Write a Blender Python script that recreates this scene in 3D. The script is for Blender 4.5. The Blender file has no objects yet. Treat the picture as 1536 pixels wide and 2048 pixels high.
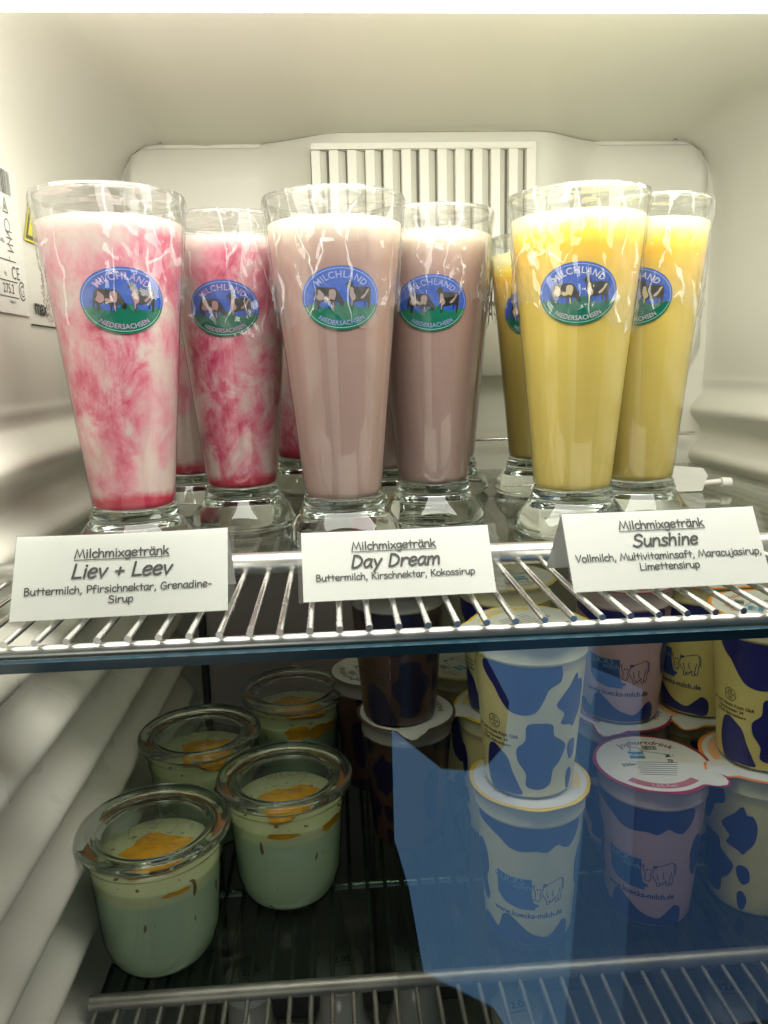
import bpy, bmesh, math, random
from mathutils import Vector, Matrix, noise

PI = math.pi
random.seed(11)
S = bpy.context.scene
COL = S.collection

# ------------------------------------------------------------------ camera, world, lamp, exposure
cam_d = bpy.data.cameras.new('camera')
cam = bpy.data.objects.new('camera', cam_d)
COL.objects.link(cam)
S.camera = cam
cam_d.sensor_fit = 'VERTICAL'
cam_d.sensor_height = 36.0
cam_d.sensor_width = 27.0
cam_d.lens = 36.0 * 1540.0 / 2048.0
cam_d.clip_start = 0.01
cam_d.clip_end = 50.0
pt, yw, rl = math.radians(10.8), math.radians(3.5), math.radians(1.45)
fw = Vector((math.sin(yw) * math.cos(pt), math.cos(yw) * math.cos(pt), -math.sin(pt)))
rx = fw.cross(Vector((0, 0, 1))).normalized()
up = rx.cross(fw)
rx2 = rx * math.cos(rl) - up * math.sin(rl)
up2 = rx * math.sin(rl) + up * math.cos(rl)
m3 = Matrix((rx2, up2, -fw)).transposed()
cam.matrix_world = Matrix.Translation((0, 0, 0.105)) @ m3.to_4x4()

W = bpy.data.worlds.new('World')
S.world = W
W.use_nodes = True
W.node_tree.nodes['Background'].inputs[0].default_value = (0.75, 0.85, 1.0, 1)
W.node_tree.nodes['Background'].inputs[1].default_value = 0.05

S.view_settings.view_transform = 'Standard'
S.view_settings.look = 'None'
S.view_settings.gamma = 1.0
S.view_settings.use_curve_mapping = False
S.view_settings.exposure = 0.0
S.render.engine = 'CYCLES'
S.cycles.use_denoising = True
S.cycles.max_bounces = 16
S.cycles.diffuse_bounces = 5
S.cycles.glossy_bounces = 8
S.cycles.transmission_bounces = 14
S.cycles.transparent_max_bounces = 40
S.cycles.sample_clamp_indirect = 4.0
S.cycles.blur_glossy = 0.5

LAMP = 10.4
# added fill lamp in front, brightens the lower compartment
fl_d = bpy.data.lights.new('fill_light', 'AREA')
fl_d.shape = 'RECTANGLE'
fl_d.size = 0.30
fl_d.size_y = 0.30
fl_d.energy = 0.13
fl_d.color = (1.0, 0.97, 0.84)
fl_d.spread = math.radians(75)
fl = bpy.data.objects.new('fill_light', fl_d)
COL.objects.link(fl)
fl.location = (-0.20, -0.34, -0.12)
fl.rotation_euler = (Vector((-0.13, 0.46, -0.27)) - Vector(fl.location)).to_track_quat('-Z', 'Y').to_euler()
GLASS_PANE = True

# ------------------------------------------------------------------ node helpers
def newmat(name):
    m = bpy.data.materials.new(name)
    m.use_nodes = True
    nt = m.node_tree
    nt.nodes.clear()
    out = nt.nodes.new('ShaderNodeOutputMaterial')
    return m, nt, out

def N(nt, t, **kw):
    n = nt.nodes.new(t)
    for k, v in kw.items():
        if k in n.inputs:
            n.inputs[k].default_value = v
        else:
            setattr(n, k, v)
    return n

def c4(c):
    return (c[0], c[1], c[2], 1.0)

def P(name, col, rough=0.5, metal=0.0, sss=0.0, bump=None, spec=0.5, vary=None, coat=0.0, trans=0.0, aniso=0.0):
    m, nt, out = newmat(name)
    b = N(nt, 'ShaderNodeBsdfPrincipled')
    b.inputs['Base Color'].default_value = c4(col)
    b.inputs['Roughness'].default_value = rough
    b.inputs['Metallic'].default_value = metal
    b.inputs['Specular IOR Level'].default_value = spec
    b.inputs['Coat Weight'].default_value = coat
    b.inputs['Transmission Weight'].default_value = trans
    if sss:
        b.inputs['Subsurface Weight'].default_value = sss
        b.inputs['Subsurface Radius'].default_value = (0.012, 0.009, 0.006)
        b.inputs['Subsurface Scale'].default_value = 1.0
    tc = N(nt, 'ShaderNodeTexCoord')
    if vary:
        nz = N(nt, 'ShaderNodeTexNoise', Scale=vary[0], Detail=4.0)
        nt.links.new(tc.outputs['Object'], nz.inputs['Vector'])
        mr = N(nt, 'ShaderNodeMapRange')
        mr.inputs['From Min'].default_value = 0.3
        mr.inputs['From Max'].default_value = 0.7
        mr.inputs['To Min'].default_value = 1 - vary[1]
        mr.inputs['To Max'].default_value = 1 + vary[1]
        nt.links.new(nz.outputs['Fac'], mr.inputs['Value'])
        mx = N(nt, 'ShaderNodeVectorMath', operation='SCALE')
        mx.inputs[0].default_value = col
        nt.links.new(mr.outputs['Result'], mx.inputs['Scale'])
        nt.links.new(mx.outputs['Vector'], b.inputs['Base Color'])
        mr2 = N(nt, 'ShaderNodeMapRange')
        mr2.inputs['To Min'].default_value = max(0.02, rough - 0.1)
        mr2.inputs['To Max'].default_value = min(1, rough + 0.1)
        nt.links.new(nz.outputs['Fac'], mr2.inputs['Value'])
        nt.links.new(mr2.outputs['Result'], b.inputs['Roughness'])
    if bump:
        nz = N(nt, 'ShaderNodeTexNoise', Scale=bump[0], Detail=3.0)
        nt.links.new(tc.outputs['Object'], nz.inputs['Vector'])
        bp = N(nt, 'ShaderNodeBump', Strength=bump[1], Distance=bump[2])
        nt.links.new(nz.outputs['Fac'], bp.inputs['Height'])
        nt.links.new(bp.outputs['Normal'], b.inputs['Normal'])
    nt.links.new(b.outputs[0], out.inputs['Surface'])
    return m

def schlick(nt, f0, scale=1.0, pw=5.0):
    lw = N(nt, 'ShaderNodeLayerWeight', Blend=0.5)
    p = N(nt, 'ShaderNodeMath', operation='POWER')
    p.inputs[1].default_value = pw
    nt.links.new(lw.outputs['Facing'], p.inputs[0])
    ma = N(nt, 'ShaderNodeMath', operation='MULTIPLY_ADD')
    ma.inputs[1].default_value = (1 - f0) * scale
    ma.inputs[2].default_value = f0
    ma.use_clamp = True
    nt.links.new(p.outputs[0], ma.inputs[0])
    return ma.outputs[0]

def thin(name, tint=(1, 1, 1), f0=0.04, rough=0.0, scale=1.0, bump=None, haze=0.0, hazecol=(0.8, 0.8, 0.75), edge=None):
    """a thin clear sheet: reflection over straight see-through, with an optional faint milky share"""
    m, nt, out = newmat(name)
    tr = N(nt, 'ShaderNodeBsdfTransparent')
    tr.inputs[0].default_value = c4(tint)
    if edge:
        lw = N(nt, 'ShaderNodeLayerWeight', Blend=0.5)
        pw = N(nt, 'ShaderNodeMath', operation='POWER')
        pw.inputs[1].default_value = 3.0
        nt.links.new(lw.outputs['Facing'], pw.inputs[0])
        mc = N(nt, 'ShaderNodeMix', data_type='RGBA')
        mc.inputs[6].default_value = c4(tint)
        mc.inputs[7].default_value = c4(edge)
        nt.links.new(pw.outputs[0], mc.inputs[0])
        nt.links.new(mc.outputs[2], tr.inputs[0])
    gl = N(nt, 'ShaderNodeBsdfGlossy')
    gl.inputs['Roughness'].default_value = rough
    base = tr
    if haze:
        df = N(nt, 'ShaderNodeBsdfDiffuse')
        df.inputs[0].default_value = c4(hazecol)
        mh = N(nt, 'ShaderNodeMixShader')
        mh.inputs[0].default_value = haze
        nt.links.new(tr.outputs[0], mh.inputs[1])
        nt.links.new(df.outputs[0], mh.inputs[2])
        base = mh
    mx = N(nt, 'ShaderNodeMixShader')
    nt.links.new(schlick(nt, f0, scale), mx.inputs[0])
    nt.links.new(base.outputs[0], mx.inputs[1])
    nt.links.new(gl.outputs[0], mx.inputs[2])
    if bump:
        tc = N(nt, 'ShaderNodeTexCoord')
        nz = N(nt, 'ShaderNodeTexNoise', Scale=bump[0], Detail=2.0)
        nt.links.new(tc.outputs['Object'], nz.inputs['Vector'])
        bp = N(nt, 'ShaderNodeBump', Strength=bump[1], Distance=bump[2])
        nt.links.new(nz.outputs['Fac'], bp.inputs['Height'])
        nt.links.new(bp.outputs['Normal'], gl.inputs['Normal'])
    nt.links.new(mx.outputs[0], out.inputs['Surface'])
    return m

def solid_glass(name, col=(1, 1, 1), rough=0.0, ior=1.5):
    m, nt, out = newmat(name)
    g = N(nt, 'ShaderNodeBsdfGlass')
    g.inputs['Color'].default_value = c4(col)
    g.inputs['Roughness'].default_value = rough
    g.inputs['IOR'].default_value = ior
    nt.links.new(g.outputs[0], out.inputs['Surface'])
    return m

def emit(name, col, strength):
    m, nt, out = newmat(name)
    e = N(nt, 'ShaderNodeEmission')
    e.inputs[0].default_value = c4(col)
    e.inputs[1].default_value = strength
    nt.links.new(e.outputs[0], out.inputs['Surface'])
    return m

def ramp(nt, stops, interp='LINEAR'):
    r = N(nt, 'ShaderNodeValToRGB')
    r.color_ramp.interpolation = interp
    el = r.color_ramp.elements
    while len(el) < len(stops):
        el.new(0.5)
    for e, (p, c) in zip(el, stops):
        e.position = p
        e.color = c4(c) if len(c) == 3 else c
    return r

def drink_layers(name, stops, wob=0.006, streak=0.05):
    """a milk drink whose layers follow the height in the glass"""
    m, nt, out = newmat(name)
    tc = N(nt, 'ShaderNodeTexCoord')
    sx = N(nt, 'ShaderNodeSeparateXYZ')
    nt.links.new(tc.outputs['Object'], sx.inputs[0])
    nz = N(nt, 'ShaderNodeTexNoise', Scale=55.0, Detail=4.0)
    nt.links.new(tc.outputs['Object'], nz.inputs['Vector'])
    ad = N(nt, 'ShaderNodeMath', operation='MULTIPLY_ADD')
    ad.inputs[1].default_value = wob * 2
    nt.links.new(nz.outputs['Fac'], ad.inputs[0])
    nt.links.new(sx.outputs['Z'], ad.inputs[2])
    mr = N(nt, 'ShaderNodeMapRange')
    mr.inputs['From Min'].default_value = 0.0 + wob
    mr.inputs['From Max'].default_value = 0.2 + wob
    nt.links.new(ad.outputs[0], mr.inputs['Value'])
    r = ramp(nt, stops)
    nt.links.new(mr.outputs[0], r.inputs[0])
    mp = N(nt, 'ShaderNodeMapping')
    mp.inputs['Scale'].default_value = (90, 90, 9)
    nt.links.new(tc.outputs['Object'], mp.inputs['Vector'])
    n2 = N(nt, 'ShaderNodeTexNoise', Scale=1.0, Detail=3.0)
    nt.links.new(mp.outputs[0], n2.inputs['Vector'])
    m2 = N(nt, 'ShaderNodeMapRange')
    m2.inputs['From Min'].default_value = 0.3
    m2.inputs['From Max'].default_value = 0.7
    m2.inputs['To Min'].default_value = 1 - streak
    m2.inputs['To Max'].default_value = 1 + streak
    nt.links.new(n2.outputs['Fac'], m2.inputs['Value'])
    sc = N(nt, 'ShaderNodeVectorMath', operation='SCALE')
    nt.links.new(r.outputs[0], sc.inputs[0])
    nt.links.new(m2.outputs[0], sc.inputs['Scale'])
    b = N(nt, 'ShaderNodeBsdfPrincipled')
    b.inputs['Roughness'].default_value = 0.45
    b.inputs['Subsurface Weight'].default_value = 0.35
    b.inputs['Subsurface Radius'].default_value = (0.012, 0.009, 0.006)
    b.inputs['Subsurface Scale'].default_value = 1.0
    nt.links.new(sc.outputs[0], b.inputs['Base Color'])
    nt.links.new(b.outputs[0], out.inputs['Surface'])
    return m

def drink_marbled(name, off):
    """white buttermilk with grenadine clouds, a crimson layer at the bottom"""
    m, nt, out = newmat(name)
    tc = N(nt, 'ShaderNodeTexCoord')
    mp = N(nt, 'ShaderNodeMapping')
    mp.inputs['Location'].default_value = off
    mp.inputs['Rotation'].default_value = (0.5, 0.25, 0)
    mp.inputs['Scale'].default_value = (1, 1, 0.40)
    nt.links.new(tc.outputs['Object'], mp.inputs['Vector'])
    big = N(nt, 'ShaderNodeTexNoise', Scale=14.0, Detail=3.0, Roughness=0.5, Distortion=0.3)
    nt.links.new(mp.outputs[0], big.inputs['Vector'])
    mpf = N(nt, 'ShaderNodeMapping')
    mpf.inputs['Location'].default_value = off
    mpf.inputs['Rotation'].default_value = (0.9, 0.4, 0.3)
    mpf.inputs['Scale'].default_value = (1, 1, 0.75)
    nt.links.new(tc.outputs['Object'], mpf.inputs['Vector'])
    fine = N(nt, 'ShaderNodeTexNoise', Scale=52.0, Detail=8.0, Roughness=0.70, Distortion=0.35)
    nt.links.new(mpf.outputs[0], fine.inputs['Vector'])
    # fine clouds only count where the big ones are
    a = N(nt, 'ShaderNodeMapRange')
    a.inputs['From Min'].default_value = 0.35
    a.inputs['From Max'].default_value = 0.54
    nt.links.new(big.outputs['Fac'], a.inputs['Value'])
    f = N(nt, 'ShaderNodeMapRange')
    f.inputs['From Min'].default_value = 0.33
    f.inputs['From Max'].default_value = 0.66
    nt.links.new(fine.outputs['Fac'], f.inputs['Value'])
    mu = N(nt, 'ShaderNodeMath', operation='MULTIPLY')
    nt.links.new(a.outputs[0], mu.inputs[0])
    nt.links.new(f.outputs[0], mu.inputs[1])
    r = ramp(nt, [(0.0, (0.532, 0.433, 0.395)), (0.16, (0.524, 0.380, 0.365)), (0.36, (0.547, 0.236, 0.281)), (0.58, (0.502, 0.099, 0.167)), (0.82, (0.380, 0.015, 0.068))])
    nt.links.new(mu.outputs[0], r.inputs[0])
    # heights: crimson bottom, pale foam on top
    sx = N(nt, 'ShaderNodeSeparateXYZ')
    nt.links.new(tc.outputs['Object'], sx.inputs[0])
    ad = N(nt, 'ShaderNodeMath', operation='MULTIPLY_ADD')
    ad.inputs[1].default_value = -0.012
    nt.links.new(fine.outputs['Fac'], ad.inputs[0])
    nt.links.new(sx.outputs['Z'], ad.inputs[2])
    bt = N(nt, 'ShaderNodeMapRange')
    bt.inputs['From Min'].default_value = 0.0335
    bt.inputs['From Max'].default_value = 0.0285
    nt.links.new(ad.outputs[0], bt.inputs['Value'])
    mx = N(nt, 'ShaderNodeMix', data_type='RGBA')
    nt.links.new(bt.outputs[0], mx.inputs[0])
    nt.links.new(r.outputs[0], mx.inputs[6])
    mx.inputs[7].default_value = (0.42, 0.012, 0.055, 1)
    tp = N(nt, 'ShaderNodeMapRange')
    tp.inputs['From Min'].default_value = 0.167
    tp.inputs['From Max'].default_value = 0.175
    nt.links.new(ad.outputs[0], tp.inputs['Value'])
    mx2 = N(nt, 'ShaderNodeMix', data_type='RGBA')
    nt.links.new(tp.outputs[0], mx2.inputs[0])
    nt.links.new(mx.outputs[2], mx2.inputs[6])
    mx2.inputs[7].default_value = (0.62, 0.44, 0.42, 1)
    b = N(nt, 'ShaderNodeBsdfPrincipled')
    b.inputs['Roughness'].default_value = 0.45
    b.inputs['Subsurface Weight'].default_value = 0.25
    b.inputs['Subsurface Radius'].default_value = (0.006, 0.004, 0.004)
    b.inputs['Subsurface Scale'].default_value = 1.0
    nt.links.new(mx2.outputs[2], b.inputs['Base Color'])
    nt.links.new(b.outputs[0], out.inputs['Surface'])
    return m

# ------------------------------------------------------------------ object helpers
def tag(o, label, cat, group=None, kind=None):
    o['label'] = label
    o['category'] = cat
    if group:
        o['group'] = group
    if kind:
        o['kind'] = kind
    return o

def thing(name, label, cat, loc=(0, 0, 0), rz=0.0, group=None):
    o = bpy.data.objects.new(name, None)
    o.empty_display_size = 0.02
    COL.objects.link(o)
    o.location = loc
    o.rotation_euler = (0, 0, rz)
    return tag(o, label, cat, group)

class MB:
    """collects verts and faces for ONE mesh object"""
    def __init__(self):
        self.v, self.f, self.mi, self.sm = [], [], [], []
    def add(self, vs, fs, mi=0, sm=True):
        b = len(self.v)
        self.v += [tuple(p) for p in vs]
        for f in fs:
            self.f.append([b + i for i in f])
            self.mi.append(mi)
            self.sm.append(sm)
    def box(self, lo, hi, mi=0):
        x0, y0, z0 = lo
        x1, y1, z1 = hi
        self.add([(x0, y0, z0), (x1, y0, z0), (x1, y1, z0), (x0, y1, z0), (x0, y0, z1), (x1, y0, z1), (x1, y1, z1), (x0, y1, z1)],
                 [(3, 2, 1, 0), (4, 5, 6, 7), (0, 1, 5, 4), (1, 2, 6, 5), (2, 3, 7, 6), (3, 0, 4, 7)], mi, False)
    def lathe(self, prof, n=64, mi=0, cap0=False, cap1=False, c=(0, 0), sm=True):
        vs, fs, rows = [], [], []
        for r, z in prof:
            if r < 1e-7:
                rows.append([len(vs)])
                vs.append((c[0], c[1], z))
            else:
                rows.append(list(range(len(vs), len(vs) + n)))
                vs += [(c[0] + r * math.cos(2 * PI * i / n), c[1] + r * math.sin(2 * PI * i / n), z) for i in range(n)]
        for a, b in zip(rows[:-1], rows[1:]):
            for i in range(n):
                j = (i + 1) % n
                if len(a) == 1 and len(b) == 1:
                    continue
                if len(a) == 1:
                    fs.append((a[0], b[j], b[i]))
                elif len(b) == 1:
                    fs.append((a[i], a[j], b[0]))
                else:
                    fs.append((a[i], a[j], b[j], b[i]))
        if cap0 and len(rows[0]) > 1:
            fs.append(tuple(reversed(rows[0])))
        if cap1 and len(rows[-1]) > 1:
            fs.append(tuple(rows[-1]))
        self.add(vs, fs, mi, sm)
    def tube(self, pts, r, n=12, mi=0, caps=True):
        pts = [Vector(p) for p in pts]
        vs, fs = [], []
        for k, p in enumerate(pts):
            d = (pts[min(k + 1, len(pts) - 1)] - pts[max(k - 1, 0)]).normalized()
            a = d.cross(Vector((0, 0, 1)) if abs(d.z) < 0.9 else Vector((1, 0, 0))).normalized()
            b = d.cross(a)
            vs += [p + a * (r * math.cos(2 * PI * i / n)) + b * (r * math.sin(2 * PI * i / n)) for i in range(n)]
        for k in range(len(pts) - 1):
            for i in range(n):
                j = (i + 1) % n
                fs.append((k * n + i, k * n + j, (k + 1) * n + j, (k + 1) * n + i))
        self.add(vs, fs, mi)
        if caps:
            L = (len(pts) - 1) * n
            self.add(vs[:n], [tuple(reversed(range(n)))], mi, False)
            self.add(vs[L:L + n], [tuple(range(n))], mi, False)
    def prism(self, outline, y0, y1, mi=0, sm=False):
        """outline in (x, z), extruded along y"""
        n = len(outline)
        vs = [(x, y0, z) for x, z in outline] + [(x, y1, z) for x, z in outline]
        fs = [(i, (i + 1) % n, n + (i + 1) % n, n + i) for i in range(n)]
        self.add(vs, fs, mi, sm)
        self.add(vs[:n], [tuple(range(n))], mi, False)
        self.add(vs[n:], [tuple(reversed(range(n)))], mi, False)
    def data(self, name, mats):
        me = bpy.data.meshes.new(name)
        me.from_pydata(self.v, [], self.f)
        for m in mats if isinstance(mats, (list, tuple)) else [mats]:
            me.materials.append(m)
        me.polygons.foreach_set('material_index', self.mi)
        me.polygons.foreach_set('use_smooth', self.sm)
        me.update()
        return me
    def build(self, name, mats, parent=None):
        o = bpy.data.objects.new(name, self.data(name, mats))
        COL.objects.link(o)
        if parent is not None:
            o.parent = parent
        return o

def part(name, me, parent, loc=None, rz=None):
    o = bpy.data.objects.new(name, me)
    COL.objects.link(o)
    o.parent = parent
    if loc:
        o.location = loc
    if rz is not None:
        o.rotation_euler = (0, 0, rz)
    return o

def copy_tree(o, parent=None):
    c = o.copy()
    COL.objects.link(c)
    c.parent = parent
    for ch in o.children:
        copy_tree(ch, c)
    return c

def kids(o, name):
    return [c for c in o.children if c.name.split('.')[0] == name]

TURN = math.radians(0.8)
def P2(x, y):
    # the goods stand in rows turned a little against the shelf front
    return x * math.cos(TURN) - y * math.sin(TURN), y * math.cos(TURN) + x * math.sin(TURN)

def fix_normals(me):
    bm = bmesh.new()
    bm.from_mesh(me)
    bmesh.ops.recalc_face_normals(bm, faces=bm.faces)
    bm.to_mesh(me)
    bm.free()

def bevel(me, w, seg=2):
    bm = bmesh.new()
    bm.from_mesh(me)
    bmesh.ops.remove_doubles(bm, verts=bm.verts, dist=1e-6)
    es = [e for e in bm.edges if len(e.link_faces) == 2 and e.calc_face_angle(0) > 0.6]
    bmesh.ops.bevel(bm, geom=es, offset=w, segments=seg, affect='EDGES', profile=0.5)
    bm.to_mesh(me)
    bm.free()

# ------------------------------------------------------------------ flat artwork: polygons, lettering, hand lettering
def spline(pts, closed=False, k=6):
    out = []
    n = len(pts)
    for i in range(n if closed else n - 1):
        p0 = pts[(i - 1) % n] if closed or i > 0 else pts[0]
        p1, p2 = pts[i], pts[(i + 1) % n]
        p3 = pts[(i + 2) % n] if closed or i + 2 < n else pts[-1]
        for s in range(k):
            t = s / k
            out.append(tuple(0.5 * (2 * p1[a] + (p2[a] - p0[a]) * t + (2 * p0[a] - 5 * p1[a] + 4 * p2[a] - p3[a]) * t * t + (3 * p1[a] - p0[a] - 3 * p2[a] + p3[a]) * t ** 3) for a in (0, 1)))
    if not closed:
        out.append(pts[-1])
    return out

class Art:
    """flat coloured shapes in (u, v, lift); wrapped on a surface when built"""
    def __init__(self):
        self.bm = bmesh.new()
    def poly(self, pts, mi=0, lift=0.0):
        vs = [self.bm.verts.new((p[0], p[1], lift)) for p in pts]
        try:
            f = self.bm.faces.new(vs)
        except ValueError:
            return
        f.material_index = mi
        f.normal_update()
        if f.normal.z < 0:
            f.normal_flip()
        bmesh.ops.triangulate(self.bm, faces=[f])
    def ellipse(self, cx, cy, a, b, mi=0, lift=0.0, n=64):
        self.poly([(cx + a * math.cos(2 * PI * i / n), cy + b * math.sin(2 * PI * i / n)) for i in range(n)], mi, lift)
    def ribbon(self, pts, w, mi=0, lift=0.0, closed=False):
        pts = [Vector((p[0], p[1])) for p in pts]
        q = [pts[0]]
        for p in pts[1:]:
            if (p - q[-1]).length > 1e-7:
                q.append(p)
        if closed and (q[0] - q[-1]).length < 1e-7:
            q.pop()
        n = len(q)
        if n < 2:
            return
        L, R = [], []
        for i in range(n):
            a = q[i - 1] if (i > 0 or closed) else q[i]
            b = q[(i + 1) % n] if (i < n - 1 or closed) else q[i]
            d1 = (q[i] - a).normalized() if (q[i] - a).length > 0 else (b - q[i]).normalized()
            d2 = (b - q[i]).normalized() if (b - q[i]).length > 0 else d1
            d = d1 + d2
            d = d.normalized() if d.length > 1e-6 else d1
            nn = Vector((-d.y, d.x))
            s = max(0.5, abs(nn.dot(Vector((-d1.y, d1.x)))))
            L.append(q[i] + nn * (w / 2 / s))
            R.append(q[i] - nn * (w / 2 / s))
        if not closed:
            def cap(c, d):
                a0 = math.atan2(d.y, d.x)
                return [c + Vector((math.cos(a0 + t), math.sin(a0 + t))) * (w / 2) for t in (1.0, 0.5, 0.0, -0.5, -1.0)]
            e = cap(q[-1], (q[-1] - q[-2]).normalized())
            s = cap(q[0], (q[0] - q[1]).normalized())
        vl = [self.bm.verts.new((p.x, p.y, lift)) for p in L]
        vr = [self.bm.verts.new((p.x, p.y, lift)) for p in R]
        fs = []
        for i in range(n if closed else n - 1):
            j = (i + 1) % n
            fs.append((vr[i], vr[j], vl[j], vl[i]))
        if not closed:
            ve = [self.bm.verts.new((p.x, p.y, lift)) for p in e]
            fs.append(tuple([vr[-1]] + list(reversed(ve)) + [vl[-1]]))
            vs = [self.bm.verts.new((p.x, p.y, lift)) for p in s]
            fs.append(tuple([vl[0]] + list(reversed(vs)) + [vr[0]]))
        for f in fs:
            try:
                ff = self.bm.faces.new(f)
                ff.material_index = mi
            except ValueError:
                pass
    def type(self, text, size, cx, cy, mi=0, lift=0.0, arc=None, bold=0.0, space=1.0, shear=0.0, rot=0.0):
        """printed lettering in the built-in face; arc = (radius, +1 top / -1 bottom) bends it about (cx, cy)"""
        cu = bpy.data.curves.new('lettering', 'FONT')
        cu.body = text
        cu.size = size
        cu.align_x = 'CENTER'
        cu.align_y = 'CENTER'
        cu.offset = bold
        cu.space_character = space
        cu.shear = shear
        cu.resolution_u = 3
        o = bpy.data.objects.new('lettering', cu)
        COL.objects.link(o)
        bpy.context.view_layer.update()
        me = bpy.data.meshes.new_from_object(o.evaluated_get(bpy.context.evaluated_depsgraph_get()))
        bpy.data.objects.remove(o)
        vs = []
        for v in me.vertices:
            x, y = v.co.x, v.co.y
            if arc:
                r, s = arc[0], arc[1]
                e = arc[2] if len(arc) > 2 else 1.0
                a = x / r
                if s > 0:
                    p = ((r + y) * math.sin(a), (r * e + y) * math.cos(a))
                else:
                    p = ((r - y) * math.sin(a), -(r * e - y) * math.cos(a))
            else:
                p = (x * math.cos(rot) - y * math.sin(rot), x * math.sin(rot) + y * math.cos(rot))
            vs.append(self.bm.verts.new((cx + p[0], cy + p[1], lift)))
        for pl in me.polygons:
            try:
                f = self.bm.faces.new([vs[i] for i in pl.vertices])
                f.material_index = mi
            except ValueError:
                pass
        bpy.data.meshes.remove(me)
    def hand(self, text, h, cx, cy, w=0.09, mi=0, slant=0.0, lift=0.0):
        """rounded hand lettering drawn stroke by stroke, h = letter height unit; returns its width"""
        tot = sum(HAND[c][0] for c in text) * h
        x = cx - tot / 2
        for c in text:
            wd, strokes = HAND[c]
            for si, st in enumerate(strokes):
                pts = spline(st[1], k=5) if st[0] == 'c' else st[1]
                if st[0] == 'd':
                    px, py = st[1][0]
                    self.ellipse(x + (px + slant * py) * h, cy + py * h, w * h * 0.62, w * h * 0.62, mi, lift + si * 2e-5, 10)
                    continue
                self.ribbon([(x + (px + slant * py) * h, cy + py * h) for px, py in pts], w * h, mi, lift + si * 2e-5)
            x += wd * h
        return tot
    def mesh(self, name, mats, fmap, maxlen=0.003):
        bm = self.bm
        if maxlen:
            for _ in range(6):
                es = [e for e in bm.edges if e.calc_length() > maxlen]
                if not es:
                    break
                bmesh.ops.subdivide_edges(bm, edges=es, cuts=1)
                bmesh.ops.triangulate(bm, faces=[f for f in bm.faces if len(f.verts) > 4])
        bmesh.ops.recalc_face_normals
        for f in bm.faces:
            f.normal_update()
            if f.normal.z < 0:
                f.normal_flip()
        for v in bm.verts:
            v.co = fmap(v.co.x, v.co.y, v.co.z)
        me = bpy.data.meshes.new(name)
        bm.to_mesh(me)
        bm.free()
        for m in mats if isinstance(mats, (list, tuple)) else [mats]:
            me.materials.append(m)
        return me

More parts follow.
